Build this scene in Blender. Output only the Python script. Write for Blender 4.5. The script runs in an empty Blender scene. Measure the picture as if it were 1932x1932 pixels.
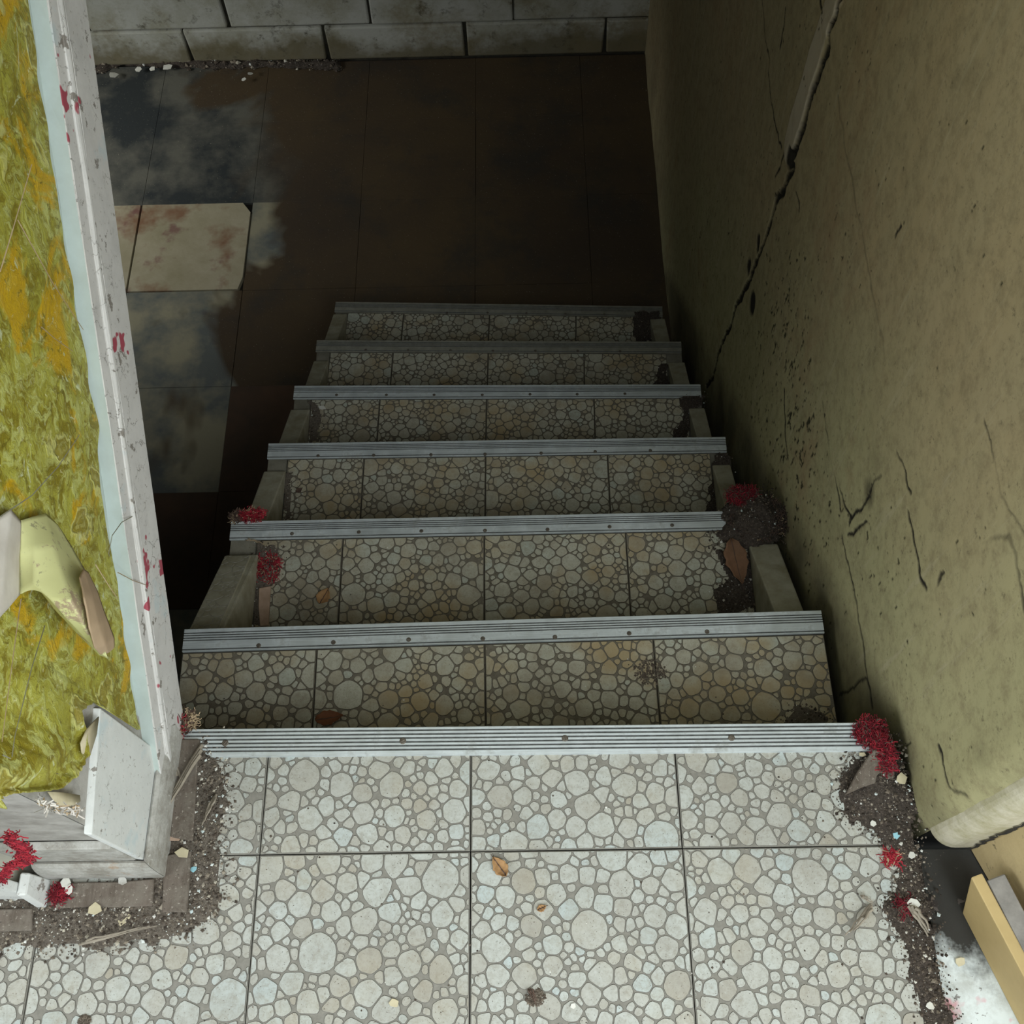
import bpy, bmesh, math, random
import numpy as np
from mathutils import Vector, Matrix, noise as mnoise

random.seed(7); rng = np.random.default_rng(7)
scene = bpy.context.scene
COL = scene.collection

# ------------------------------------------------------------------ camera, world, lights, exposure
FPX, TH, RO, YA = 2068.0, math.radians(64.02), math.radians(-2.65), math.radians(1.73)
CAM = np.array([0.0145, 0.0, 1.334])
_c, _s = math.cos(YA), math.sin(YA)
_right = np.array([_c, _s, 0.0])
_fwd = np.array([-_s * math.cos(TH), _c * math.cos(TH), -math.sin(TH)])
_up = np.array([-_s * math.sin(TH), _c * math.sin(TH), math.cos(TH)])
CX = math.cos(RO) * _right + math.sin(RO) * _up
CY = math.cos(RO) * _up - math.sin(RO) * _right
cam_data = bpy.data.cameras.new('camera')
cam_data.sensor_width = 36.0
cam_data.lens = 36.0 * FPX / 1932.0
cam_data.clip_start = 0.02
cam = bpy.data.objects.new('camera', cam_data)
COL.objects.link(cam)
M = Matrix(((CX[0], CY[0], -_fwd[0], CAM[0]), (CX[1], CY[1], -_fwd[1], CAM[1]), (CX[2], CY[2], -_fwd[2], CAM[2]), (0, 0, 0, 1)))
cam.matrix_world = M
scene.camera = cam

world = bpy.data.worlds.new('world'); scene.world = world
world.use_nodes = True
world.node_tree.nodes['Background'].inputs[0].default_value = (0.80, 0.90, 1.0, 1)
world.node_tree.nodes['Background'].inputs[1].default_value = 0.2

def area(name, loc, target, sx, sy, power, color):
    d = bpy.data.lights.new(name, 'AREA'); d.shape = 'RECTANGLE'; d.size = sx; d.size_y = sy
    d.energy = power; d.color = color
    o = bpy.data.objects.new(name, d); COL.objects.link(o)
    o.location = loc
    o.rotation_euler = (Vector(target) - Vector(loc)).to_track_quat('-Z', 'Y').to_euler()
    return o
area('side_window_daylight', (-2.15, -0.85, 1.60), (0.47, 0.55, 0.25), 1.4, 1.3, 38, (0.92, 0.98, 1.0))
area('window_daylight', (-0.30, -1.90, 1.30), (0.0, 0.7, -0.1), 1.7, 1.1, 8, (0.88, 0.97, 1.0))
area('overhead_fill', (-0.25, -0.30, 2.20), (-0.05, 0.05, 0.0), 1.0, 0.8, 4, (0.90, 0.98, 1.0))  # added overhead fill lamp for the treads, no roof opening above it
area('door_daylight', (0.80, -0.60, 1.38), (-0.40, 0.20, 0.0), 0.75, 1.5, 40, (0.90, 0.98, 1.0))
cw = area('cellar_window_daylight', (-2.95, 2.1, -0.40), (-1.80, 2.55, -1.47), 0.8, 0.5, 5.5, (0.95, 0.98, 0.92)); cw.data.spread = 1.12

scene.view_settings.view_transform = 'Standard'
scene.view_settings.look = 'None'
scene.view_settings.exposure = 0.0
scene.view_settings.gamma = 1.0
scene.view_settings.use_curve_mapping = False

# ------------------------------------------------------------------ measuring helpers: a picture point onto a real plane
def ray(x, y):
    u, v = (x - 966) / FPX, (y - 966) / FPX
    return _fwd + u * CX - v * CY
def at(x, y, Z=0.0):
    d = ray(x, y); return CAM + d * ((Z - CAM[2]) / d[2])
def atX(x, y, X):
    d = ray(x, y); return CAM + d * ((X - CAM[0]) / d[0])
def atY(x, y, Y):
    d = ray(x, y); return CAM + d * ((Y - CAM[1]) / d[1])

# ------------------------------------------------------------------ mesh helpers
def tag(o, label=None, cat=None, group=None, kind=None):
    if label: o['label'] = label
    if cat: o['category'] = cat
    if group: o['group'] = group
    if kind: o['kind'] = kind
    return o

class MB:
    def __init__(self):
        self.v = []; self.f = []; self.m = []; self.t = []
    def add(self, verts, faces, mat=0, tone=0.5):
        b = len(self.v)
        self.v += [tuple(map(float, p)) for p in verts]
        for f in faces:
            self.f.append([b + i for i in f]); self.m.append(mat); self.t.append(tone)
        return self
    def box(self, x0, x1, y0, y1, z0, z1, mat=0, tone=.5):
        return self.add([(x0,y0,z0),(x1,y0,z0),(x1,y1,z0),(x0,y1,z0),(x0,y0,z1),(x1,y0,z1),(x1,y1,z1),(x0,y1,z1)],
            [(3,2,1,0),(4,5,6,7),(0,1,5,4),(1,2,6,5),(2,3,7,6),(3,0,4,7)], mat, tone)
    def prism(self, poly, z0, z1, mat=0, tone=.5):
        """poly: ccw list of (x,y); z0/z1 scalars or lists"""
        n = len(poly)
        a = z0 if hasattr(z0, '__len__') else [z0]*n
        b = z1 if hasattr(z1, '__len__') else [z1]*n
        vs = [(p[0],p[1],a[i]) for i,p in enumerate(poly)] + [(p[0],p[1],b[i]) for i,p in enumerate(poly)]
        fs = [list(range(n-1,-1,-1)), list(range(n,2*n))] + [(i,(i+1)%n,n+(i+1)%n,n+i) for i in range(n)]
        return self.add(vs, fs, mat, tone)
    def sweep(self, prof, p0, p1, ax, az, mat=0):
        """closed profile (a,b) in the axes ax, az, swept from p0 to p1"""
        p0, p1, ax, az = map(np.array, (p0, p1, ax, az)); n = len(prof)
        vs = [p0 + a*ax + b*az for a,b in prof] + [p1 + a*ax + b*az for a,b in prof]
        fs = [(i,(i+1)%n,n+(i+1)%n,n+i) for i in range(n)] + [list(range(n-1,-1,-1)), list(range(n,2*n))]
        return self.add(vs, fs, mat)
    def tube(self, pts, r0, r1=None, sides=4, mat=0, tone=.5):
        pts = [np.array(p, float) for p in pts]; n = len(pts); r1 = r0 if r1 is None else r1
        vs = []
        for i, p in enumerate(pts):
            d = pts[min(i+1,n-1)] - pts[max(i-1,0)]; d = d/(np.linalg.norm(d)+1e-9)
            a = np.cross(d, (0.3,0.2,0.93)); a /= np.linalg.norm(a)+1e-9; b = np.cross(d, a)
            r = r0 + (r1-r0)*i/(n-1)
            for k in range(sides):
                t = 2*math.pi*k/sides; vs.append(p + r*(math.cos(t)*a + math.sin(t)*b))
        fs = []
        for i in range(n-1):
            for k in range(sides):
                fs.append((i*sides+k, i*sides+(k+1)%sides, (i+1)*sides+(k+1)%sides, (i+1)*sides+k))
        fs += [list(range(sides-1,-1,-1)), list(range((n-1)*sides, n*sides))]
        return self.add(vs, fs, mat, tone)
    def build(self, name, mats, parent=None, origin=None, smooth=False, bevel=0, segs=1):
        if not isinstance(mats, (list, tuple)): mats = [mats]
        me = bpy.data.meshes.new(name)
        v = np.array(self.v, float)
        org = np.zeros(3)
        if parent is not None:
            org = np.array(parent['_w']) if '_w' in parent else np.zeros(3)
        if origin is not None: o_w = np.array(origin, float)
        elif parent is None:
            o_w = np.array([v[:,0].mean(), v[:,1].mean(), v[:,2].min()])
        else: o_w = org
        me.from_pydata((v - o_w).tolist(), [], self.f)
        for m in mats: me.materials.append(m)
        me.polygons.foreach_set('material_index', self.m)
        at_ = me.attributes.new('tone', 'FLOAT', 'FACE'); at_.data.foreach_set('value', self.t)
        if smooth: me.polygons.foreach_set('use_smooth', [True]*len(self.f))
        me.validate(); me.update()
        if bevel:
            bm = bmesh.new(); bm.from_mesh(me)
            bmesh.ops.recalc_face_normals(bm, faces=bm.faces)
            bmesh.ops.bevel(bm, geom=[e for e in bm.edges if e.is_manifold and e.calc_face_angle(0) > .5], offset=bevel, segments=segs, affect='EDGES', profile=.6)
            bm.to_mesh(me); bm.free()
        o = bpy.data.objects.new(name, me); COL.objects.link(o)
        if parent is not None: o.parent = parent
        o.location = o_w - org
        o['_w'] = [float(a) for a in o_w]
        return o
def empty(name, loc):
    o = bpy.data.objects.new(name, None); COL.objects.link(o); o.empty_display_size = .05
    o.location = loc; o['_w'] = [float(a) for a in loc]; return o
def grid_mesh(name, P, mats, attrs=None, parent=None, solid=0, smooth=True, origin=(0,0,0), mask=None, flip=False):
    """P: (n,m,3) array of points"""
    n, m, _ = P.shape
    idx = np.arange(n*m).reshape(n, m)
    q = np.stack([idx[:-1,:-1], idx[1:,:-1], idx[1:,1:], idx[:-1,1:]], -1).reshape(-1,4)
    if flip: q = q[:, ::-1]
    if mask is not None: q = q[mask.reshape(-1)]
    used = np.unique(q); remap = -np.ones(n*m, int); remap[used] = np.arange(len(used)); q = remap[q]
    V = P.reshape(-1,3)[used]
    org = np.zeros(3) if parent is None or '_w' not in parent else np.array(parent['_w'])
    o_w = np.array(origin, float) if parent is None else org
    me = bpy.data.meshes.new(name)
    me.vertices.add(len(V)); me.vertices.foreach_set('co', (V - o_w).ravel())
    me.loops.add(q.size); me.loops.foreach_set('vertex_index', q.ravel())
    me.polygons.add(len(q)); me.polygons.foreach_set('loop_start', np.arange(len(q))*4)
    for mt in (mats if isinstance(mats, (list,tuple)) else [mats]): me.materials.append(mt)
    for k, a in (attrs or {}).items():
        A = me.attributes.new(k, 'FLOAT', 'POINT'); A.data.foreach_set('value', a.reshape(-1)[used].astype(np.float32))
    me.update(calc_edges=True)
    if smooth: me.polygons.foreach_set('use_smooth', np.ones(len(q), bool))
    o = bpy.data.objects.new(name, me); COL.objects.link(o)
    if parent is not None: o.parent = parent
    o.location = o_w - org; o['_w'] = [float(a) for a in o_w]
    if solid:
        md = o.modifiers.new('thickness', 'SOLIDIFY'); md.thickness = solid; md.offset = 0
    return o
def vnoise(Y, Z, scale, seed=0, octs=4):
    """cheap numpy value noise, 0..1"""
    out = 0; amp = 1; tot = 0
    for o in range(octs):
        r = np.random.default_rng(seed*17+o); T = r.random((64,64))
        a, b = Y*scale, Z*scale
        i, j = np.floor(a).astype(int), np.floor(b).astype(int); u, v = a-i, b-j
        u = u*u*(3-2*u); v = v*v*(3-2*v)
        g = lambda x,y: T[x % 64, y % 64]
        out = out + amp*((g(i,j)*(1-u)+g(i+1,j)*u)*(1-v) + (g(i,j+1)*(1-u)+g(i+1,j+1)*u)*v)
        tot += amp; amp *= .5; scale *= 2
    return out/tot

# ------------------------------------------------------------------ materials
class NT:
    def __init__(self, name):
        self.mat = bpy.data.materials.new(name); self.mat.use_nodes = True
        self.t = self.mat.node_tree; self.n = self.t.nodes; self.l = self.t.links
        self.b = self.n['Principled BSDF']
        self.co = self.n.new('ShaderNodeTexCoord').outputs['Object']
    def link(self, a, b): self.l.new(a, b)
    def val(self, s, x):
        if hasattr(x, 'is_output'): self.link(x, s)
        else: s.default_value = x
    def mapping(self, sc=(1,1,1), rot=(0,0,0), loc=(0,0,0), src=None):
        m = self.n.new('ShaderNodeMapping'); self.link(src or self.co, m.inputs['Vector'])
        m.inputs['Scale'].default_value = sc; m.inputs['Rotation'].default_value = rot; m.inputs['Location'].default_value = loc
        return m.outputs[0]
    def noise(self, scale, detail=4, rough=.6, dist=0, src=None, color=False):
        x = self.n.new('ShaderNodeTexNoise'); self.link(src or self.co, x.inputs['Vector'])
        x.inputs['Scale'].default_value = scale; x.inputs['Detail'].default_value = detail
        x.inputs['Roughness'].default_value = rough; x.inputs['Distortion'].default_value = dist
        return x.outputs['Color' if color else 'Fac']
    def voro(self, scale, feature='F1', src=None, out='Distance', rand=1):
        x = self.n.new('ShaderNodeTexVoronoi'); x.feature = feature; self.link(src or self.co, x.inputs['Vector'])
        x.inputs['Scale'].default_value = scale; x.inputs['Randomness'].default_value = rand
        return x.outputs[out]
    def ramp(self, fac, stops):
        r = self.n.new('ShaderNodeValToRGB'); self.link(fac, r.inputs[0]); e = r.color_ramp.elements
        for i, (p, c) in enumerate(stops):
            el = e[i] if i < 2 else e.new(p)
            el.position = p; el.color = (c,c,c,1) if not hasattr(c, '__len__') else (*c[:3], 1)
        return r.outputs[0]
    def mix(self, fac, a, b, mode='MIX'):
        x = self.n.new('ShaderNodeMix'); x.data_type = 'RGBA'; x.blend_type = mode
        self.val(x.inputs[0], fac)
        for s, c in ((x.inputs[6], a), (x.inputs[7], b)):
            if hasattr(c, 'is_output'): self.link(c, s)
            else: s.default_value = (*c[:3], 1)
        return x.outputs[2]
    def math(self, op, a, b=0.0, clamp=False):
        x = self.n.new('ShaderNodeMath'); x.operation = op; x.use_clamp = clamp
        self.val(x.inputs[0], a); self.val(x.inputs[1], b); return x.outputs[0]
    def attr(self, name):
        x = self.n.new('ShaderNodeAttribute'); x.attribute_name = name; return x.outputs['Fac']
    def sep(self, i, src=None):
        x = self.n.new('ShaderNodeSeparateXYZ'); self.link(src or self.co, x.inputs[0]); return x.outputs[i]
    def bump(self, h, strength=.3, dist=.002):
        x = self.n.new('ShaderNodeBump'); self.link(h, x.inputs['Height']); x.inputs['Strength'].default_value = strength
        x.inputs['Distance'].default_value = dist; self.link(x.outputs[0], self.b.inputs['Normal'])
    def done(self, color, rough=.7, metal=0, spec=.3):
        self.val(self.b.inputs['Base Color'], color if hasattr(color, 'is_output') else (*color[:3], 1))
        self.val(self.b.inputs['Roughness'], rough); self.val(self.b.inputs['Metallic'], metal)
        self.b.inputs['Specular IOR Level'].default_value = spec
        return self.mat

def m_simple(name, c1, c2, scale=30, rough=.8, bump=.2, metal=0, spec=.25, det=5):
    t = NT(name); n = t.noise(scale, det, .65)
    if bump: t.bump(n, bump)
    return t.done(t.mix(t.ramp(n, [(.3,0),(.7,1)]), c1, c2), rough, metal, spec)

def m_pebble(name, tint, dirt, k=1.0):
    t = NT(name)
    tone = t.attr('tone')
    base = t.ramp(tone, [(0,(.42*k,.395*k,.34*k)),(.35,(.52*k,.52*k,.48*k)),(.75,(.56*k,.585*k,.555*k)),(1,(.53*k,.60*k,.60*k))])
    mott = t.noise(110, 6, .75, .6); fine = t.noise(330, 4, .7)
    base = t.mix(t.ramp(mott, [(.36,0),(.50,.7),(.64,1)]), t.mix(.65, base, (.34*k,.32*k,.27*k)), base)
    base = t.mix(t.ramp(fine, [(.52,0),(.66,.35)]), base, (.30*k,.275*k,.23*k))
    base = t.mix(t.ramp(t.noise(500, 2), [(.67,0),(.71,1)]), base, (.10,.085,.065))
    base = t.mix(t.ramp(t.noise(70, 5, .75), [(.60,0),(.72,.5)]), base, (.66*k,.69*k,.67*k))
    if tint:
        base = t.mix(t.ramp(t.noise(9, 3), [(.47,0),(.68,tint)]), base, (.36,.27,.14))
    base = t.mix(t.ramp(t.noise(7, 6, .7), [(.48,0),(.72,dirt)]), base, (.20,.17,.13))
    if tint > .5: base = t.mix(1.0, base, (1.0,.95,.83), 'MULTIPLY')  # stair copy: warm bounced light multiplied into the colour
    t.bump(mott, .12, .001)
    return t.done(base, t.ramp(mott, [(0,.45),(1,.7)]), 0, .35)
PEB = m_pebble('pebble_face_ceramic', .25, .40, .90)
PEB_STAIR = m_pebble('pebble_face_worn_shaded_ceramic', .75, .7, .88)  # worn tread copy, with the dim warm stair light painted into its colour
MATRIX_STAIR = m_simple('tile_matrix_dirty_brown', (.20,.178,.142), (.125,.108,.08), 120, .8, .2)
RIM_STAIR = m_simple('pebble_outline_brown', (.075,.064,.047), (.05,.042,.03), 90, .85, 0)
MATRIX = m_simple('tile_matrix_grey', (.27,.255,.225), (.20,.19,.165), 160, .75, .2)
RIM = m_simple('pebble_outline_grey', (.165,.155,.135), (.12,.112,.097), 90, .8, 0)
GROUT = m_simple('dark_grout', (.05,.045,.038), (.022,.02,.018), 60, .95, .3)
CONCRETE = m_simple('raw_concrete', (.24,.225,.18), (.13,.12,.09), 22, .9, .4)
KERB = m_simple('stained_kerb_concrete', (.46,.44,.35), (.28,.255,.17), 26, .85, .4)
BLACK_DIRT = m_simple('dark_earth', (.03,.026,.022), (.075,.06,.05), 90, .95, .6)

def m_alu():
    t = NT('worn_aluminium')
    s = t.noise(1, 5, .7, src=t.mapping((18, 420, 60)))
    d = t.noise(30, 5, .7)
    c = t.mix(t.ramp(s, [(.3,0),(.7,1)]), (.52,.56,.57), (.70,.75,.77))
    c = t.mix(t.ramp(d, [(.54,0),(.78,.75)]), c, (.17,.15,.11))
    r = t.ramp(d, [(.35,.38),(.7,.8)])
    return t.done(c, r, t.ramp(d, [(.5,.45),(.7,.1)]), .5)
ALU = m_alu()
ALU_DULL = m_simple('dull_brown_aluminium', (.30,.295,.25), (.20,.19,.15), 40, .8, .2, .15)  # darker, browner, less metallic finish for the two lowest strips
ALU_GROOVE = m_simple('dirty_groove', (.10,.105,.10), (.20,.21,.21), 120, .7, .2, .3)
SCREW = m_simple('rusty_screw_head', (.09,.07,.055), (.20,.18,.15), 300, .6, .2, .5)

def m_plaster():
    t = NT('cracked_olive_plaster')
    y, z = t.sep(1), t.sep(2)
    big = t.noise(1.6, 5, .6)
    str_ = t.noise(1, 4, .6, src=t.mapping((1, 16, 2.2)))
    c = t.mix(t.ramp(big, [(.40,0),(.60,1)]), (.43,.35,.205), (.49,.385,.225))
    c = t.mix(t.ramp(str_, [(.35,0),(.75,.5)]), c, (.46,.40,.25))
    # greener paint by the stairs, lightened in place of light; tan where worn
    h = t.math('ADD', z, t.math('MULTIPLY', y, .77))
    hh = t.math('ADD', h, t.math('MULTIPLY', t.noise(2.2, 4), .7))
    c = t.mix(t.ramp(t.math('MULTIPLY', hh, .5), [(.38,.75),(.62,0)]), c, (.485,.465,.255))
    g = t.noise(11, 6, .7)
    c = t.mix(t.ramp(g, [(.56,0),(.78,.45)]), c, (.20,.175,.10))
    c = t.mix(t.ramp(t.noise(34, 6, .8), [(.46,0),(.68,.6)]), c, (.25,.20,.115))
    c = t.mix(t.ramp(t.noise(90, 5, .8), [(.58,0),(.68,.7)]), c, (.16,.135,.08))
    c = t.mix(t.ramp(t.noise(1, 4, .7, src=t.mapping((1,55,5), rot=(math.radians(12),0,0))), [(.58,0),(.70,.4)]), c, (.56,.50,.34))
    pale = t.attr('pale'); c = t.mix(pale, c, (.56,.48,.36))
    rust = t.ramp(t.noise(3.1, 6, .75), [(.55,0),(.68,.5)]); c = t.mix(rust, c, (.36,.235,.13))
    low = t.attr('low'); c = t.mix(low, c, (.10,.088,.058))
    pit = t.attr('pit'); c = t.mix(pit, c, (.055,.05,.028))
    cr = t.attr('crack'); c = t.mix(cr, c, (.03,.026,.02))
    t.bump(t.math('ADD', t.noise(160, 4, .6), t.math('MULTIPLY', str_, .6)), .12, .0015)
    return t.done(c, .88, 0, .18)
PLASTER = m_plaster()
def m_reveal():
    t = NT('tan_reveal_plaster'); n = t.noise(9, 6, .7)
    c = t.mix(t.ramp(n, [(.35,0),(.7,1)]), (.56,.44,.24), (.44,.33,.17))
    c = t.mix(t.ramp(t.noise(48, 4, .7), [(.62,0),(.7,.8)]), c, (.10,.085,.05))
    t.bump(t.noise(90,4), .3); return t.done(c, .85, 0, .2)
REVEAL = m_reveal()
def m_endplaster():
    t = NT('worn_white_corner_plaster'); n = t.noise(20, 6, .75)
    c = t.mix(t.ramp(n, [(.42,0),(.62,1)]), (.62,.57,.44), (.44,.40,.25))
    t.bump(t.noise(120,4), .4); return t.done(c, .85, 0, .2)
ENDPLASTER = m_endplaster()

def m_block():
    t = NT('painted_concrete_block')
    n = t.noise(7, 6, .7); f = t.noise(60, 4, .6)
    c = t.mix(t.ramp(n, [(.40,0),(.66,1)]), (.50,.50,.46), (.34,.325,.25))
    # brown damp tide mark with its own shape, rising from the floor joint
    z = t.sep(2); st = t.math('ADD', t.math('MULTIPLY', t.math('ADD', z, 1.474), -4.0), t.noise(3.5, 5, .7))
    c = t.mix(t.ramp(st, [(.02,0),(.30,.8)]), c, (.13,.105,.05))
    c = t.mix(t.ramp(t.noise(18, 5, .75), [(.56,0),(.70,.85)]), c, (.085,.075,.05))
    c = t.mix(t.ramp(t.noise(3.2, 6, .75, src=t.mapping(loc=(4,1,2))), [(.50,0),(.64,.7)]), c, (.22,.18,.10))
    t.bump(f, .4); return t.done(c, .9, 0, .15)
BLOCK = m_block()
MORTAR = m_simple('dark_mortar_joint', (.03,.028,.022), (.075,.068,.05), 40, .95, .4)

def m_floor(name, wet, ca=(.125,.135,.130), cb=(.30,.275,.195)):
    t = NT(name)
    n = t.noise(2.0, 6, .62); w = t.noise(1.3, 4, .6, .8, src=t.mapping(loc=(3.1,1.7,0)))
    brown = t.mix(t.ramp(n, [(.35,0),(.65,1)]), (.060,.043,.029), (.090,.062,.033))
    brown = t.mix(t.ramp(t.noise(5, 5, .7), [(.5,0),(.7,.6)]), brown, (.035,.036,.034))
    if wet:
        # dry pale patches left inside dark damp tide lines, mostly to the left
        x = t.sep(0); xx = t.math('ADD', t.math('MULTIPLY', x, -.55), t.math('MULTIPLY', w, 1.15))
        m = t.ramp(xx, [(1.01,0),(1.05,1)]) if False else t.ramp(t.math('SUBTRACT', xx, .45), [(.56,0),(.64,1)])
        pale = t.mix(t.ramp(t.noise(4, 5, .6), [(.42,0),(.58,1)]), ca, cb)
        c = t.mix(m, brown, pale)
    else:
        c = brown
    sp = t.ramp(t.noise(230, 2), [(.70,0),(.74,1)]); c = t.mix(sp, c, (.28,.25,.20))
    t.bump(t.noise(90, 5), .4); return t.done(c, t.ramp(n, [(.3,.75),(.7,.95)]), 0, .2)
FLOOR_DARK = m_floor('damp_brown_floor_slab', True)
FLOOR_SOOT = m_floor('sooty_floor_slab', True, (.035,.04,.042), (.13,.125,.105))
def m_slab():
    t = NT('pale_floor_slab'); n = t.noise(5, 6, .65)
    c = t.mix(t.ramp(n, [(.38,0),(.66,1)]), (.42,.37,.27), (.30,.265,.17))
    c = t.mix(t.ramp(t.noise(6.5, 4, .6, src=t.mapping(loc=(2.2,.4,0))), [(.54,0),(.68,.8)]), c, (.20,.085,.045))
    c = t.mix(t.ramp(t.noise(9, 4, .6, src=t.mapping(loc=(5.2,3.4,0))), [(.60,0),(.70,.7)]), c, (.17,.06,.065))
    t.bump(t.noise(80,5), .3); return t.done(c, .85, 0, .2)
SLAB_PALE = m_slab()
SLAB_RUST = m_simple('rust_brown_floor_slab', (.105,.062,.040), (.06,.045,.034), 6, .9, .3)
FLOOR_BED = m_simple('black_floor_bedding', (.02,.018,.015), (.035,.03,.024), 30, .95, .3)

def m_wallpaper():
    t = NT('marbled_yellow_wallpaper')
    v = t.mapping((0, 1, 1))
    wp = t.n.new('ShaderNodeVectorMath'); wp.operation = 'MULTIPLY_ADD'
    t.link(t.noise(14, 4, .6, color=True), wp.inputs[0]); wp.inputs[1].default_value = (.09,.09,.09); t.link(v, wp.inputs[2])
    warped = wp.outputs[0]
    fl = t.mapping((1, 24, 15), rot=(math.radians(35),0,0), src=warped)      # drops drawn out along the slope
    cell = t.voro(1, 'F1', fl); pick = t.sep(0, t.voro(1, 'F1', fl, 'Color'))
    on = t.ramp(pick, [(.42,0),(.50,1)])
    n1 = t.noise(19, 6, .68, 1.6, src=warped); n2 = t.noise(1, 6, .72, 1.4, src=t.mapping((1,52,30), rot=(math.radians(40),0,0), src=warped))
    n3 = t.noise(9, 5, .62, .9, src=t.mapping(loc=(1,7,3))); n4 = t.noise(60, 5, .75, 1.0)
    c = t.mix(t.ramp(n1, [(.43,0),(.56,1)]), (.25,.205,.016), (.42,.40,.06))
    c = t.mix(t.ramp(n2, [(.50,0),(.60,.85)]), c, (.56,.58,.19))
    c = t.mix(t.ramp(n3, [(.55,0),(.61,.9)]), c, (.60,.37,.008))
    c = t.mix(t.math('MULTIPLY', on, t.ramp(cell, [(.26,.9),(.33,0)])), c, t.mix(t.ramp(n4, [(.4,0),(.6,1)]), (.33,.27,.05), (.27,.225,.02)))
    ring = t.math('MULTIPLY', t.ramp(cell, [(.27,0),(.31,1),(.34,1),(.40,0)]), on); c = t.mix(t.math('MULTIPLY', ring, .8), c, (.60,.58,.20))
    ring2 = t.math('MULTIPLY', t.ramp(cell, [(.13,0),(.16,1),(.17,1),(.20,0)]), on); c = t.mix(t.math('MULTIPLY', ring2, .55), c, (.50,.47,.16))
    c = t.mix(t.ramp(t.noise(40, 6, .75, 2.2, src=t.mapping(loc=(9,2,1))), [(.58,0),(.63,.8)]), c, (.17,.14,.012))
    c = t.mix(t.ramp(t.noise(95, 5, .78, .8), [(.60,0),(.67,.75)]), c, (.74,.73,.42))
    c = t.mix(t.ramp(t.noise(24, 5, .7, 1.8, src=t.mapping(loc=(3,1,8))), [(.63,0),(.67,.9)]), c, (.62,.66,.40))
    t.bump(t.math('ADD', n2, t.math('ADD', t.math('MULTIPLY', n1, .8), t.math('MULTIPLY', ring, .35))), .6, .005)
    return t.done(c, .5, 0, .35)
WALLPAPER = m_wallpaper()
def m_paper_back():
    t = NT('pale_yellow_paper_back'); n = t.noise(26, 6, .75)
    c = t.mix(t.ramp(n, [(.55,0),(.60,1)]), (.66,.66,.33), (.42,.33,.22))
    c = t.mix(t.ramp(t.noise(75, 5, .7), [(.62,0),(.68,.7)]), c, (.25,.23,.15))
    t.bump(n, .2); return t.done(c, .75, 0, .2)
PAPER_BACK = m_paper_back()
PAPER_WHITE = m_simple('dirty_white_paper', (.66,.62,.57), (.52,.47,.42), 18, .8, .15)
PAPER_BROWN = m_simple('brown_backing_paper', (.47,.34,.22), (.40,.29,.19), 25, .85, .1)
def m_white_paint(name, base, chips, red):
    t = NT(name)
    n = t.noise(14, 6, .7)
    c = t.mix(t.ramp(n, [(.4,0),(.7,.8)]), base, [a*.84 for a in base])
    wv = t.n.new('ShaderNodeVectorMath'); wv.operation = 'MULTIPLY_ADD'
    t.link(t.noise(40, 4, .7, color=True), wv.inputs[0]); wv.inputs[1].default_value = (.03,.03,.03); t.link(t.co, wv.inputs[2])
    ck = t.voro(34, 'DISTANCE_TO_EDGE', src=wv.outputs[0]); kn = t.noise(13, 4, .7)
    lines = t.math('MULTIPLY', t.ramp(ck, [(.0,1),(.022,0)]), t.ramp(kn, [(.50,0),(.58,1)]))
    c = t.mix(lines, c, (.22,.20,.18))
    c = t.mix(t.ramp(t.noise(38, 5, .7), [(1-chips*.35,0),(1-chips*.35+.02,1)]), c, (.26,.235,.21))
    c = t.mix(t.ramp(t.noise(9, 6, .75), [(.50,0),(.72,.5)]), c, [a*.62 for a in base])
    c = t.mix(t.ramp(t.noise(150, 4, .75), [(.62,0),(.68,.7)]), c, (.30,.27,.24))
    c = t.mix(t.ramp(t.noise(12, 4, .65, src=t.mapping(loc=(6,2,4))), [(.60,0),(.68,.5)]), c, (.50,.62,.66))
    if red: c = t.mix(t.ramp(t.noise(15, 3, .6, src=t.mapping(loc=(2.7,5.1,.6))), [(.655,0),(.665,1)]), c, (.40,.08,.11))
    t.bump(t.math('SUBTRACT', n, lines), .3, .002)
    return t.done(c, .6, 0, .35)
WHITE_BOARD = m_white_paint('cracked_white_paint', (.69,.67,.65), 1.12, True)
WHITE_SKIRT = m_white_paint('scuffed_white_paint', (.72,.73,.71), 1.06, False)
def m_mould():
    t = NT('grey_weathered_moulding')
    g = t.noise(1, 6, .75, src=t.mapping((30, 30, 120))); n = t.noise(26, 6, .8)
    c = t.mix(t.ramp(n, [(.38,0),(.64,1)]), (.50,.49,.46), (.28,.26,.225))
    c = t.mix(t.ramp(g, [(.55,0),(.70,.6)]), c, (.15,.13,.11))
    c = t.mix(t.ramp(t.noise(14, 5, .7, src=t.mapping(loc=(3,3,3))), [(.62,0),(.68,.7)]), c, (.34,.20,.10))
    c = t.mix(t.ramp(t.noise(60, 5, .75), [(.62,0),(.67,.8)]), c, (.68,.67,.64))
    t.bump(n, .4); return t.done(c, .85, 0, .2)
GREY_MOULD = m_mould()
BLUE_PLASTER = m_simple('pale_blue_plaster', (.55,.63,.61), (.47,.53,.50), 24, .8, .25)
GREY_PLASTER = m_simple('bare_grey_plaster', (.46,.44,.41), (.26,.245,.22), 38, .9, .8)
ROOM_PAINT = m_simple('off_white_room_paint', (.62,.60,.52), (.55,.53,.45), 6, .9, .1)
CEIL_PAINT = m_simple('grey_ceiling_paint', (.40,.39,.34), (.33,.32,.28), 6, .9, .1)
CELLAR_PAINT = m_simple('dull_cellar_paint', (.16,.145,.11), (.11,.10,.075), 6, .9, .1)
TAN_PAINT = m_simple('tan_painted_timber', (.56,.42,.20), (.47,.345,.16), 14, .6, .15)
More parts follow.
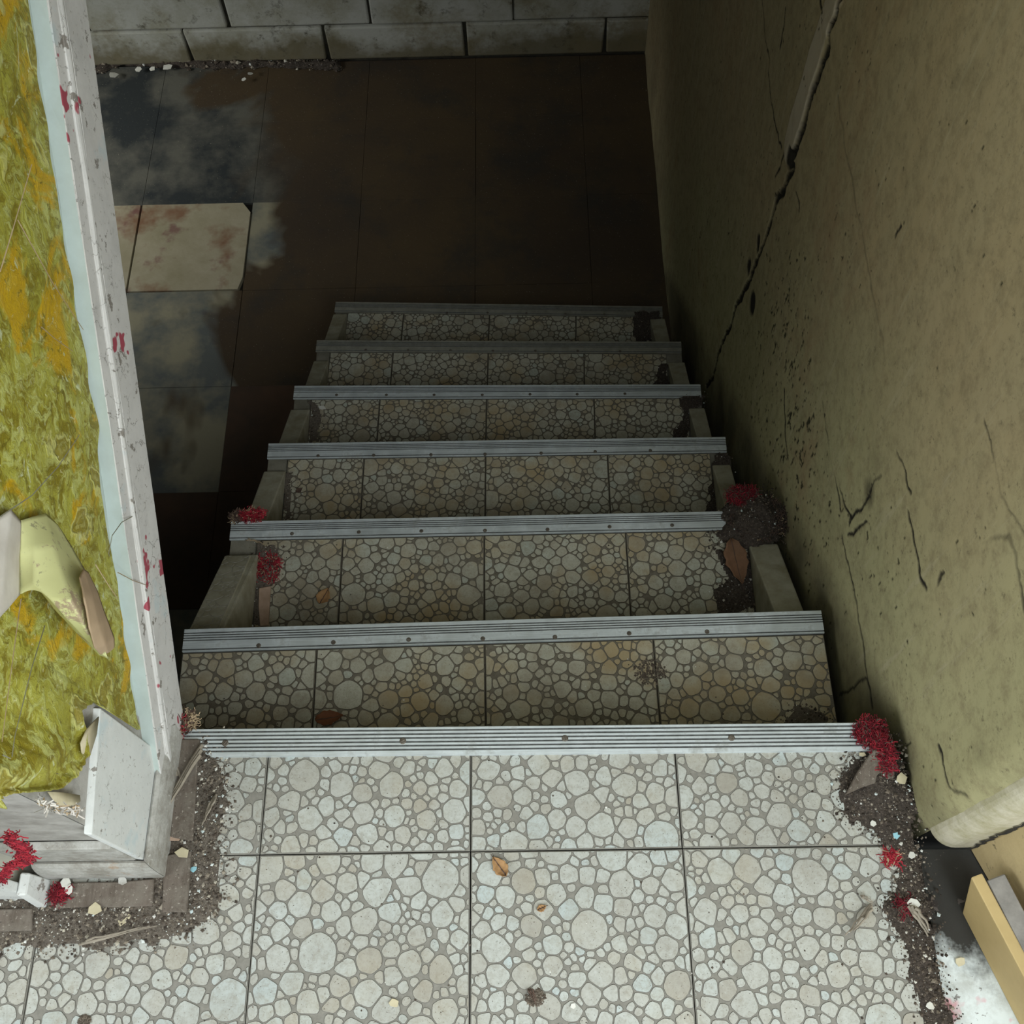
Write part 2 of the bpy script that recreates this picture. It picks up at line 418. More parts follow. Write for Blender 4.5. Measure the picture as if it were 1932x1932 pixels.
DUSTY_TOP = m_simple('dusty_timber_edge', (.33,.31,.29), (.18,.17,.16), 40, .9, .4)
def m_sill():
    t = NT('white_painted_sill'); n = t.noise(26, 6, .75)
    c = t.mix(t.ramp(n, [(.42,0),(.66,1)]), (.70,.75,.75), (.50,.52,.50))
    c = t.mix(t.ramp(t.noise(13, 4, .6, src=t.mapping(loc=(2.0,.3,0))), [(.56,0),(.60,.75)]), c, (.66,.28,.33))
    y = t.sep(1); s = t.math('ADD', t.math('MULTIPLY', y, 6.0), t.noise(16, 5, .7))   # near-black towards the wall end
    c = t.mix(t.ramp(t.math('MULTIPLY', s, .7), [(.60,0),(.80,.98)]), c, (.022,.019,.015))
    c = t.mix(t.ramp(t.noise(60, 4, .7), [(.64,0),(.68,.8)]), c, (.12,.10,.09))
    t.bump(n, .3); return t.done(c, .75, 0, .25)
SILL = m_sill()
def m_batten():
    t = NT('dusty_brown_batten'); g = t.noise(1, 5, .7, src=t.mapping((140,18,60))); n = t.noise(38, 6, .8)
    c = t.mix(t.ramp(g, [(.35,0),(.65,1)]), (.165,.135,.112), (.11,.088,.07))
    c = t.mix(t.ramp(n, [(.46,0),(.62,.8)]), c, (.19,.165,.137))
    c = t.mix(t.ramp(t.noise(240, 4, .75), [(.60,0),(.66,.8)]), c, (.40,.36,.31))
    c = t.mix(t.ramp(t.noise(160, 4, .75, src=t.mapping(loc=(3,1,2))), [(.62,0),(.67,.8)]), c, (.06,.05,.04))
    t.bump(n, .4); return t.done(c, .88, 0, .2)
BATTEN = m_batten()
WOOD_GREY = m_simple('grey_splintered_wood', (.36,.31,.25), (.22,.19,.15), 60, .9, .4)
WOOD_PINK = m_simple('pinkish_bare_wood', (.50,.36,.28), (.36,.25,.18), 60, .85, .3)
RED = m_simple('red_carpet_fibre', (.42,.03,.045), (.30,.02,.035), 200, .9, 0)
RED_DARK = m_simple('dark_red_carpet_fibre', (.20,.018,.028), (.13,.012,.02), 200, .9, 0)
JUTE = m_simple('straw_backing_fibre', (.50,.38,.24), (.34,.25,.16), 200, .9, 0)
BROWN_FIBRE = m_simple('brown_matted_fibre', (.14,.09,.07), (.08,.055,.045), 200, .95, 0)
LEAF = m_simple('dry_tan_leaf', (.44,.26,.12), (.30,.16,.07), 40, .7, .4)
LEAF_BROWN = m_simple('dull_brown_leaf', (.23,.12,.07), (.15,.085,.05), 40, .75, .4)
LEAF_RED = m_simple('dry_russet_leaf', (.22,.085,.04), (.14,.06,.03), 40, .7, .4)
CHIP_WHITE = m_simple('white_paint_chip', (.72,.71,.66), (.60,.58,.52), 80, .7, .1)
CHIP_CREAM = m_simple('cream_paint_chip', (.62,.55,.38), (.52,.45,.30), 80, .7, .1)
CHIP_BLUE = m_simple('blue_paint_chip', (.30,.55,.62), (.26,.48,.55), 80, .7, .1)
FIBRE_GREY = m_simple('grey_strand', (.30,.29,.22), (.22,.21,.16), 80, .8, 0)
METAL_WHITE = m_simple('white_enamelled_metal', (.75,.77,.80), (.6,.62,.66), 60, .4, 0, .2)
def m_crumb():
    t = NT('plaster_crumbs'); tone = t.attr('tone')
    c = t.ramp(tone, [(0,(.045,.036,.03)),(.40,(.12,.095,.075)),(.62,(.25,.21,.165)),(.80,(.48,.44,.36)),(.93,(.70,.69,.65)),(1,(.55,.64,.64))])
    return t.done(c, .9, 0, .15)
CRUMB = m_crumb()
def m_dust(name, a, b):
    t = NT(name); n = t.noise(260, 5, .75)
    c = t.mix(t.ramp(n, [(.36,0),(.66,1)]), a, b)
    c = t.mix(t.ramp(t.noise(420, 3), [(.66,0),(.70,1)]), c, (.48,.44,.38))
    t.bump(n, .9, .003); return t.done(c, .95, 0, .1)
DUST = m_dust('grey_brown_dust', (.10,.083,.068), (.20,.17,.14))
DUST_DARK = m_dust('dark_damp_dust', (.040,.033,.028), (.11,.088,.074))

# ------------------------------------------------------------------ key dimensions read from the picture
ZF = -1.474                                    # cellar floor
XW = 0.470                                     # right wall plane
YB = 3.18                                      # back wall plane
RISE = 0.2108
def ZK(k): return 0.0 if k == 0 else -0.2092 - RISE*(k-1)
NOSE = {0: ((-.43, .358), (.437, .352)), 1: ((-.500, .566), (.450, .578)), 2: ((-.511, .845), (.447, .847)),
        3: ((-.515, 1.124), (.425, 1.118)), 4: ((-.524, 1.399), (.425, 1.380)), 5: ((-.528, 1.675), (.426, 1.646)), 6: ((-.530, 1.957), (.418, 1.915))}
JX = {0: -.308, 1: -.300, 2: -.310, 3: -.316, 4: -.322, 5: -.326, 6: -.330}   # first tile joint of each row
TILE = 0.249

# ------------------------------------------------------------------ pebble field shared by all the tiles
def clip_half(poly, p, n):
    """keep the side where (q-p).n <= 0"""
    out = []; m = len(poly)
    for i in range(m):
        a, b = poly[i], poly[(i+1) % m]
        da = (a[0]-p[0])*n[0] + (a[1]-p[1])*n[1]; db = (b[0]-p[0])*n[0] + (b[1]-p[1])*n[1]
        if da <= 0: out.append(a)
        if (da < 0 < db) or (db < 0 < da):
            t = da/(da-db); out.append((a[0]+t*(b[0]-a[0]), a[1]+t*(b[1]-a[1])))
    return out
def chaikin(poly):
    out = []; m = len(poly)
    for i in range(m):
        a, b = poly[i], poly[(i+1) % m]
        out.append((.75*a[0]+.25*b[0], .75*a[1]+.25*b[1])); out.append((.25*a[0]+.75*b[0], .25*a[1]+.75*b[1]))
    return out
def resample(poly, n):
    P = np.array(poly + [poly[0]]); d = np.r_[0, np.cumsum(np.linalg.norm(np.diff(P, axis=0), axis=1))]
    s = np.linspace(0, d[-1], n+1)[:-1]
    return list(zip(np.interp(s, d, P[:,0]), np.interp(s, d, P[:,1])))
FS = 1.05
def make_field():
    R = random.Random(11); circ = []; cell = .03; G = {}
    def near(x, y, rad):
        k = int(rad/cell)+1; i, j = int(x/cell), int(y/cell)
        for a in range(i-k, i+k+1):
            for b in range(j-k, j+k+1):
                for c in G.get((a,b), ()): yield c
    def put(n, r0, r1, tight):
        for _ in range(n):
            r = R.uniform(r0, r1); x, y = R.random()*FS, R.random()*FS
            if all((x-c[0])**2 + (y-c[1])**2 > ((r+c[2])*tight)**2 for c in near(x, y, r+.025)):
                c = (x, y, r); circ.append(c); G.setdefault((int(x/cell), int(y/cell)), []).append(c)
    put(60, .0180, .0225, 1.5); put(900, .0118, .0150, .94); put(2600, .0090, .0118, .92); put(4000, .0064, .0088, .92)
    put(9000, .0044, .0060, .90); put(16000, .0031, .0042, .92)
    peb = []
    for (x, y, r) in circ:
        a = R.random()*math.pi; e = R.uniform(1.0, 1.35); rr = r*(1.75 if r > .006 else 1.5)
        ca, sa = math.cos(a), math.sin(a)
        poly = []
        for k in range(14):
            t = 2*math.pi*k/14; u, v = rr*e*math.cos(t), rr/e**.5*math.sin(t)
            poly.append((x+ca*u-sa*v, y+sa*u+ca*v))
        for c in near(x, y, r*1.8+.026):
            dx, dy = c[0]-x, c[1]-y; d = math.hypot(dx, dy)
            if d < 1e-6 or d > rr*e + c[2]*2.2: continue
            t = (d*d + r*r - c[2]*c[2])/(2*d) - .00055
            poly = clip_half(poly, (x+dx/d*t, y+dy/d*t), (dx/d, dy/d))
            if len(poly) < 3: break
        if len(poly) < 3: continue
        Q = [poly[0]]                                            # drop needle edges before rounding
        for p in poly[1:]:
            if math.hypot(p[0]-Q[-1][0], p[1]-Q[-1][1]) > r*.16: Q.append(p)
        if len(Q) < 3: continue
        Q = [q for a_, b_ in zip(Q, Q[1:]+Q[:1]) for q in (a_, ((a_[0]+b_[0])/2, (a_[1]+b_[1])/2))]
        poly = chaikin(chaikin(Q))
        n = 11 if r < .006 else (18 if r < .011 else 24)
        poly = resample(poly, n)
        peb.append((x, y, r, poly, min(1, max(0, R.gauss(.55, .22)))))
    return peb
FIELD = make_field()
def tile_mb(w, h, ox, oy, relief=.0009, thick=.008, mb=None, xf=None):
    """a tile w x h with raised pebbles, local corner at 0,0; xf maps local to world"""
    mb = mb or MB(); xf = xf or (lambda p: p)
    ch = .0004
    ring = lambda i, z: [xf((i,i,z)), xf((w-i,i,z)), xf((w-i,h-i,z)), xf((i,h-i,z))]
    mb.add(ring(0,-thick)+ring(0,-ch)+ring(ch,0), [(0,1,5,4),(1,2,6,5),(2,3,7,6),(3,0,4,7),(4,5,9,8),(5,6,10,9),(6,7,11,10),(7,4,8,11),(8,9,10,11)], 0)
    for (x, y, r, poly, tone) in FIELD:
        lx, ly = x-ox, y-oy
        if lx < -r*1.5 or ly < -r*1.5 or lx > w+r*1.5 or ly > h+r*1.5: continue
        P = [(a-ox, b-oy) for a, b in poly]; cut = False
        for p, n in (((.001,0),(-1,0)), ((w-.001,0),(1,0)), ((0,.001),(0,-1)), ((0,h-.001),(0,1))):
            if any((q[0]-p[0])*n[0]+(q[1]-p[1])*n[1] > 0 for q in P): P = clip_half(P, p, n); cut = True
            if len(P) < 3: break
        if len(P) < 3: continue
        cx = sum(q[0] for q in P)/len(P); cy = sum(q[1] for q in P)/len(P)
        sz = sum(math.hypot(q[0]-cx, q[1]-cy) for q in P)/len(P)
        if sz < .0016: continue
        k = max(.55, 1 - .00045/sz)
        n = len(P)
        vs = [xf((a,b,.0001)) for a,b in P] + [xf((cx+(a-cx)*k, cy+(b-cy)*k, relief)) for a,b in P]
        mb.add(vs, [(i,(i+1)%n,n+(i+1)%n,n+i) for i in range(n)], 2, tone)
        mb.add(vs[n:], [list(range(n))], 1, tone)
    return mb

# ------------------------------------------------------------------ landing floor
def poly_ccw(ps):
    a = sum(ps[i][0]*ps[(i+1)%len(ps)][1]-ps[(i+1)%len(ps)][0]*ps[i][1] for i in range(len(ps)))
    return ps if a > 0 else ps[::-1]
mb = MB(); mb.prism(poly_ccw([(-2.3,-2.2),(.466,-2.2),(.466,.10),(.455,.335),(-.60,.335),(-.60,.16),(-2.3,.16)]), -.22, -.0085)
landing = mb.build('floor_landing', GROUT, origin=(0,0,0)); tag(landing, 'top landing floor of pebble patterned tiles at the head of the stairs', kind='structure')
def frame_xf(o, ex, ey):
    o, ex, ey = np.array(o), np.array(ex), np.array(ey); ez = np.cross(ex, ey)
    return lambda p: tuple(o + p[0]*ex + p[1]*ey + p[2]*ez)
R2 = random.Random(5); tiles_done = 0
xs = [-.806, -.557, -.308, -.059, .190, .4405]; ys = [.3265, .206, -.044, -.294, -.544, -.794]
GAP = .0006
for j in range(len(ys)-1):
    for i in range(len(xs)-1):
        x0, x1, y1, y0 = xs[i], xs[i+1], ys[j], ys[j+1]
        if j == 0 and i == 0: continue
        w, h = x1-x0-2*GAP, y1-y0-2*GAP
        sk = R2.uniform(-.0015, .0015)
        m = tile_mb(w, h, R2.uniform(.02, FS-w-.02), R2.uniform(.02, FS-h-.02), xf=frame_xf((x0+GAP, y0+GAP, R2.uniform(-.0006,.0006)), (1,sk,0), (-sk,1,0)))
        m.build('tile', [MATRIX, PEB, RIM], landing)

# ------------------------------------------------------------------ nosing strips
def strip_profile(k):
    """closed profile (y, z) and the indices of the sides that lie in a groove"""
    wd = .036; pts = [(0, -.024), (0, .0022), (-.0008, .0032)]; groove = []
    a = -.0035 if k == 0 else -.0062
    nr = 6 if k == 0 else 4
    pitch = .0048 if k == 0 else .0038
    for r in range(nr):
        pts += [(a, .0032), (a-.0004, .0014)]; groove += [len(pts)-2, len(pts)-1]
        gw = .0017 if k == 0 else .0014
        pts += [(a-gw, .0014), (a-gw-.0004, .0032)]; groove += [len(pts)-2]
        a -= pitch
    if k: pts += [(-wd+.0042, .0032), (-wd+.0038, .0016), (-wd+.0026, .0016), (-wd+.0022, .0030)]; groove += [len(pts)-4, len(pts)-3, len(pts)-2]
    pts += [(-wd+.0008, .0030), (-wd, .001), (-wd, -.001), (-.003, -.001), (-.003, -.024)]
    return pts, groove
SCREWS = {0: [(425,1402),(760,1398),(1066,1393),(1380,1392)],
  1: [(488,1218),(629,1212),(771,1207),(911,1205),(1047,1202),(1187,1195),(1334,1192)],
  2: [(551,1007),(677,1004),(795,1002),(915,1001),(1033,999),(1150,994),(1268,991)],
  3: [(600,860),(705,859),(813,858),(915,857),(1021,855),(1123,852),(1227,850)],
  4: [(635,745),(729,745),(819,745),(910,745),(1000,744),(1089,744),(1179,743)],
  5: [(690,660),(770,661),(850,661),(930,662),(1010,662),(1090,662),(1170,663)],
  6: [(740,590),(843,590),(920,590),(993,591),(1067,592),(1140,593)]}
def screw_mb(x, y, z, r=.0038):
    mb = MB(); n = 10
    ring = lambda rr, zz: [(x+rr*math.cos(2*math.pi*i/n), y+rr*math.sin(2*math.pi*i/n), zz) for i in range(n)]
    vs = ring(r, z-.002)+ring(r, z+.0006)+ring(r*.7, z+.0011)
    fs = [(i,(i+1)%n,n+(i+1)%n,n+i) for i in range(n)]+[(n+i,n+(i+1)%n,2*n+(i+1)%n,2*n+i) for i in range(n)]+[list(range(2*n,3*n))]
    mb.add(vs, fs)
    a = random.random()*3; c, s = math.cos(a)*r*.6, math.sin(a)*r*.6
    mb.tube([(x-c,y-s,z+.0012),(x+c,y+s,z+.0012)], r*.12, sides=3)
    return mb
def nosing(k, parent):
    (xl, yl), (xr, yr) = NOSE[k]
    p0, p1 = np.array((xl, yl, ZK(k))), np.array((xr, yr, ZK(k)))
    ex = (p1-p0)/np.linalg.norm(p1-p0); ey = np.array((-ex[1], ex[0], 0))
    prof_, groove = strip_profile(k)
    mb = MB(); mb.sweep(prof_, p0, p1, ey, (0,0,1))
    for gi in groove: mb.m[gi] = 1
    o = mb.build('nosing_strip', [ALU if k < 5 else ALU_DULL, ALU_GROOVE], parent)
    for (px, py) in SCREWS[k]:
        p = at(px, py, ZK(k)+.003)
        screw_mb(p[0], p[1], ZK(k)+.0028, .0036 if k else .0042).build('screw', SCREW, o)
    return o
nosing(0, landing)

# ------------------------------------------------------------------ the staircase
stair = empty('staircase', (-.03, 1.2, ZF)); tag(stair, 'steep six step concrete staircase tiled with pebble pattern going down', 'staircase')
WSL = .77
for k in range(1, 7):
    (xl, yl), (xr, yr) = NOSE[k]; (bl, cl), (br, cr) = NOSE[k-1]
    if k == 1: bl, br = xl, xr
    z = ZK(k)
    over = .012
    back = lambda x: cl + (cr-cl)*(x-bl)/(br-bl) - .012
    front = lambda x: yl + (yr-yl)*(x-xl)/(xr-xl) - over
    mb = MB()
    mb.prism([(xl, back(xl)), (xr, back(xr)), (xr, front(xr)), (xl, front(xl))], ZF, z-.008)
    step = mb.build('step', CONCRETE, stair)
    # tiles of the tread
    ex = np.array((xr-xl, yr-yl, 0)); ex /= np.linalg.norm(ex); ey = np.array((-ex[1], ex[0], 0))
    ins = (.0, .0) if k == 1 else ((.056, .048) if k == 2 else ((.042, .034) if k < 5 else (.037, .040)))
    nose_at = lambda x: yl + (yr-yl)*(x-xl)/(xr-xl)
    cuts = [xl+ins[0]] + [c for c in (JX[k]+TILE*i for i in range(-1, 5)) if xl+ins[0]+.02 < c < xr-ins[1]-.02] + [xr-ins[1]]
    for i in range(len(cuts)-1):
        x0, x1 = cuts[i], cuts[i+1]; w = x1-x0-2*GAP
        h = nose_at(x0)-.0375 - max(back(x0), back(x1)) - .014
        o = np.array((x0+GAP, nose_at(x0+GAP)-.0375, z)) - ey*h
        m = tile_mb(w, h, R2.uniform(.02, FS-w-.02), R2.uniform(.02, FS-h-.02), xf=frame_xf(o, ex, ey))
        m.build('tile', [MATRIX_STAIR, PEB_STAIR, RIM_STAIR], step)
    # sloping kerb blocks at both ends, parallel to the pitch of the stairs
    if k >= 2:
        for side in (0, 1):
            if side == 0: xa, xb = xl-.004, xl+ins[0]-.001
            else: xa, xb = xr-ins[1]+.001, xr+.004
            yf = nose_at((xa+xb)/2) - (.066 if k != 6 else .045)
            yb = max(back(xa), back(xb)) + .013
            hh = (yf-yb)*WSL*(1 if k == 2 else .8)
            mb = MB(); tp = .006
            v = [(xa,yf,z),(xb,yf,z),(xb,yb,z),(xa,yb,z),(xa,yf,z+.004),(xb,yf,z+.004),(xb-tp,yb,z+hh),(xa,yb,z+hh)]
            mb.add(v, [(0,1,2,3),(7,6,5,4),(1,0,4,5),(2,1,5,6),(3,2,6,7),(0,3,7,4)])
            kb = mb.build('kerb_block', KERB, step, bevel=.003, segs=2)
            if k == 2 and side == 0:
                d = np.array((0, yf-yb, -(hh-.004))); L = np.linalg.norm(d); d /= L
                tm = tile_mb(xb-xa-.014, L-.012, .31, .42, relief=.0007, thick=.004, xf=frame_xf(np.array((xa+.002, yb, z+hh+.0045))+d*.005, (1,0,0), d))
                tm.build('kerb_tile', [KERB, KERB, MATRIX], step)
    nosing(k, stair)

# ------------------------------------------------------------------ cellar floor with its slabs
mb = MB(); mb.box(-3.2, .62, -2.2, 3.3, ZF-.15, ZF-.012)
floor = mb.build('floor', FLOOR_BED, origin=(0,0,0)); tag(floor, 'dark damp cellar floor of worn square slabs', kind='structure')
gx = [-3.2,-2.73,-2.365,-1.99,-1.615,-1.245,-.875,-.515,-.135,.235,.478]
gy = [.37,.73,1.09,1.45,1.81,2.17,2.53,2.89,3.175]
for j in range(len(gy)-1):
    for i in range(len(gx)-1):
        x0, x1, y0, y1 = gx[i], gx[i+1], gy[j], gy[j+1]
        if x0 > -.52 and y1 < 1.9: continue                       # under the stairs
        mat = FLOOR_DARK; dz = R2.uniform(-.0015, .001); g = .0004
        if (i, j) in ((4,5),(5,5)): mat, dz, g = SLAB_PALE, .004, .003
        elif y0 > 2.5: mat = FLOOR_SOOT
        elif (i, j) in ((6,3),(5,2),(6,2)): mat, dz = SLAB_RUST, .001
        mb = MB(); b = .02 if (i,j) == (5,5) else .0
        if b: mb.prism([(x0+g,y0+g),(x1-g-.012,y0+g),(x1-g,y0+.05),(x1-g,y1-b*2.2),(x1-b*1.6,y1-g),(x0+g,y1-g)], ZF-.012, ZF+dz)
        else: mb.box(x0+g, x1-g, y0+g, y1-g, ZF-.012, ZF+dz)
        o = mb.build('floor_slab', mat, floor, bevel=.0008)
# ------------------------------------------------------------------ back wall of concrete blocks
mb = MB(); mb.box(-3.2, .62, YB+.012, YB+.25, ZF-.15, 2.6)
wall_back = mb.build('wall_back', MORTAR, origin=(0,0,0)); tag(wall_back, 'grey painted concrete block wall beyond the cellar floor', kind='structure')
z0 = ZF+.001; course = [ZF+.001, -1.327, -1.08, -.83, -.58, -.33, -.08, .17, .42, .67]
for c in range(len(course)-1):
    za, zb = course[c], course[c+1]
    off = -.66 if c % 2 == 0 else -.49
    x = off - .49*6
    while x < .55:
        x0, x1 = max(x, -3.19), min(x+.49, .60)
        if x1-x0 > .03:
            mb = MB(); g = R2.uniform(.003,.007); d = R2.uniform(-.005,.005)
            wob = [R2.uniform(-.004,.004) for _ in range(4)]
            mb.add([(x0+g+wob[0],YB+d,za+g),(x1-g+wob[1],YB+d,za+g),(x1-g+wob[1],YB+.03,za+g),(x0+g+wob[0],YB+.03,za+g),
                    (x0+g+wob[2],YB+d,zb-g),(x1-g+wob[3],YB+d,zb-g),(x1-g+wob[3],YB+.03,zb-g),(x0+g+wob[2],YB+.03,zb-g)],
                   [(3,2,1,0),(4,5,6,7),(0,1,5,4),(1,2,6,5),(2,3,7,6),(3,0,4,7)])
            mb.build('concrete_block', BLOCK, wall_back, bevel=.006, segs=2)
        x += .49

# ------------------------------------------------------------------ right wall: cracked plaster, real relief
def zoom(pts, ox, oy, s): return [(ox + a/s, oy + b/s) for a, b in pts]
A_ = lambda pts: zoom(pts, 1200, 0, 2.639)
B_ = lambda pts: zoom(pts, 1200, 640, 2.639)
MAIN = A_([(1060,-60),(1025,0),(985,100),(965,170),(960,250),(920,340),(905,390),(880,460),(855,540),(840,620),(820,680),(795,750),(770,790),(785,840),(745,905),(735,945),(695,985),(680,1040),(660,1110),(635,1190),(610,1260),(560,1370),(520,1470),(490,1510),(470,1610),(430,1690),(400,1780),(380,1880),(345,1925)])
BAND = A_([(1020,-60),(985,0),(945,110),(910,220),(875,330),(850,430),(820,530),(790,630),(760,730)])
THIN = [A_([(622,-40),(625,20),(640,200),(660,300),(652,360),(670,480),(695,640),(725,740)]), A_([(735,770),(715,830),(690,875)]), A_([(735,40),(725,150),(712,235)]),
  A_([(1010,480),(1040,700),(1090,940),(1130,1180),(1160,1330),(1185,1480),(1215,1650),(1240,1800)]),
  A_([(800,950),(815,1010),(813,1060)]), A_([(915,0),(918,40),(935,70)]), A_([(1330,1100),(1310,1150),(1300,1185)]),
  B_([(925,300),(945,450),(965,600),(990,720),(1010,850)]), B_([(1005,740),(1030,840),(1060,880),(1050,910)]), B_([(1060,885),(1100,850),(1130,820),(1170,720),(1210,680)]),
  B_([(1020,980),(1045,1100),(1075,1250),(1100,1400),(1120,1500),(1140,1650),(1170,1840)]), B_([(1040,970),(1090,950),(1140,910)]),
  B_([(1295,560),(1330,660),(1355,760)]), B_([(1340,860),(1365,980),(1395,1120),(1405,1190),(1440,1240)]), B_([(1490,1220),(1525,1150)]),
  B_([(1730,1010),(1800,1000),(1860,990),(1890,1080),(1900,1200),(1925,1290),(1960,1400)]), B_([(1740,400),(1790,600),(1830,780),(1890,910),(1932,965)]),
  B_([(1010,1760),(1080,1720),(1140,1680)]), B_([(735,250),(740,450),(755,610)]), zoom([(1440,320),(1470,420),(1500,550),(1570,610)], 1300, 1300, 3.057)]
def wall_pts(pl):
    return np.array([atX(x, y, XW)[1:] for x, y in pl])
def dist_poly(Y, Z, P, jit=0.0):
    D = np.full(Y.shape, 9.0)
    for a, b in zip(P[:-1], P[1:]):
        d = b-a; L = d@d + 1e-12
        t = np.clip(((Y-a[0])*d[0] + (Z-a[1])*d[1])/L, 0, 1)
        D = np.minimum(D, np.hypot(Y-a[0]-t*d[0], Z-a[1]-t*d[1]))
    return D
RES = .0028
yy = np.arange(.222, YB+.02, RES); ww = np.arange(-.34, 1.12, RES)
Yg, Wg = np.meshgrid(yy, ww, indexing='ij')
Zg = Wg - .77*(Yg-.35)
n_f = vnoise(Yg, Zg, 40, 3, 4); n_m = vnoise(Yg, Zg, 9, 4, 4); n_b = vnoise(Yg, Zg, 2.2, 5, 3); n_h = vnoise(Yg, Zg, 95, 8, 3)
jy = Yg + (n_f-.5)*.016; jz = Zg + (vnoise(Yg, Zg, 40, 9, 4)-.5)*.016
dm = dist_poly(jy, jz, wall_pts(MAIN))
wm = .0034 + .0075*n_m*np.clip((Yg-.7)/.6, .45, 1.1)
crack = np.clip(1.3 - dm/wm, 0, 1)
lowc = np.clip((1.55 - Yg)*-1.2 + .3, 0, 1)
crack_depth = np.clip(crack*1.5, 0, 1)*(.004 + .005*n_m)
db = dist_poly(Yg + (n_m-.5)*.012, Zg, wall_pts(BAND))
pale = np.clip((.030 - db)/.004, 0, 1)*np.clip(.5+1.2*n_f, 0, 1)
pale = np.where(dm < .004, pale*.5, pale)
thin = np.zeros_like(Yg)
for i, P in enumerate(THIN):
    d = dist_poly(jy, jz, wall_pts(P)); wd = .0016 + .0016*n_m
    thin = np.maximum(thin, np.clip(1.5 - d/wd, 0, 1)*(.75 if i != 3 else .3)*np.clip(2.2*n_m-.2, .15, 1))
# flaked pits: dense above the middle steps, sparse elsewhere
pit = np.zeros_like(Yg)
c0 = atX(1490, 800, XW)[1:]
dens = .78 + .0*Yg
h1 = vnoise(Yg*2.2, Zg*1.0, 62, 21, 4); h2 = vnoise(Yg, Zg, 5, 22, 3)
loc = np.exp(-(((Yg-c0[0])/.33)**2 + ((Zg-c0[1])/.26)**2))
thr = .815 - .15*loc - .16*(h2-.5)
pit = np.clip((h1 - thr)/.03, 0, 1)
hole = np.zeros_like(Yg)
for (hx, hy, hr) in ((1490,300,.012),(1427,458,.012),(1415,570,.016),(1408,500,.011)):
    q = atX(hx, hy, XW)[1:]; hole = np.maximum(hole, np.clip(1.6 - np.hypot(jy-q[0], (jz-q[1])*.8)/hr, 0, 1))
for (hx, hy, hr) in ((1635,930,.016),):
    q = atX(hx, hy, XW)[1:]; hole = np.maximum(hole, .35*np.clip(1.6 - np.hypot(jy-q[0], (jz-q[1])*.8)/hr, 0, 1))
# darker low down along the steps and towards the back corner
hs = Wg + .02
low = np.clip((.050 - hs)/.08, 0, 1)*np.clip(n_m*1.6, 0, 1)*.8
low = np.maximum(low, np.clip((Yg - 1.5)/1.6, 0, .55)*np.clip(1-(Zg-ZF)/.5, 0, 1)*n_m*1.5)
low = np.clip(low, 0, 1)
Xg = XW + .012*(n_b-.5) + .0022*(n_m-.5) + .0005*(n_h-.5) - pale*.0022*(1-crack) + crack_depth + thin*.0012 + pit*.0010 + hole*.004
Xg += np.clip((.035 - (Yg-.222))/.035, 0, 1)**2*.012          # the near corner is rounded
P = np.stack([Xg, Yg, np.maximum(Zg, ZF-.01)], -1)
top = P[:, -1:].copy(); top[..., 2] = 2.6; top[..., 0] = XW
low_row = P[:, :1].copy(); low_row[..., 2] = ZF-.02; low_row[..., 0] = XW+.004
def ext(a, lo, hi): return np.concatenate([np.full((a.shape[0],1), lo), a, np.full((a.shape[0],1), hi)], 1)
Pw = np.concatenate([low_row, P, top], 1)
wall_right = grid_mesh('wall_right', Pw, PLASTER, {'crack': ext(np.clip(np.maximum(np.maximum(crack*2.6, thin*1.5), hole*1.8), 0, 1), 0, 0), 'pit': ext(np.clip(pit*1.8, 0, 1), 0, 0), 'pale': ext(pale, 0, 0), 'low': ext(low, .4, 0)})
tag(wall_right, 'olive and tan plaster wall with a long diagonal crack beside the stairs', kind='structure')
# near end of the wall: worn rounded corner, end face, splayed reveal, all real faces
mb = MB()
prof = [(XW+.010+.026-.026*math.cos(a), .2275-.026*math.sin(a)) for a in np.linspace(0, math.pi/2, 9)] + [(.523,.2015),(.60,.2015),(.60,.26),(XW+.02,.26)]
mb.prism(poly_ccw(prof), .006, 2.6)
mb.build('end_face', ENDPLASTER, wall_right)
mb = MB(); mb.box(XW+.03, .62, .23, YB+.2, ZF-.15, 2.6)
mb.build('wall_core', CONCRETE, wall_right)
rd = np.array((.37, -.93)); rd /= np.linalg.norm(rd); rn = np.array((-rd[1], rd[0]))     # along the reveal; rn points away from the room
r0 = np.array((.5265, .199)); r1 = r0 + rd*.55
mb = MB()
NS = 26
edge = []
mb.prism(poly_ccw([tuple(r0), tuple(r1), tuple(r1+rn*.10), (.66,.21), (.5265,.2085)]), .0, 2.6)
mb.build('reveal_face', REVEAL, wall_right)
# jagged crack where end face and reveal part
mb = MB(); zc = .02; px = None
pts = []
for i in range(60):
    z = .0 + i*.009
    pts.append((.5225+random.uniform(-.004,.004), .2005, z))
mb = MB()
for a, b in zip(pts[:-1], pts[1:]):
    w = random.uniform(.0012, .0042)
    mb.add([(a[0]-w,.2002,a[2]),(a[0]+w*.6,.1992,a[2]),(b[0]+w*.6,.1992,b[2]),(b[0]-w,.2002,b[2])], [(0,1,2,3)])
mb.build('corner_crack', GROUT, wall_right)

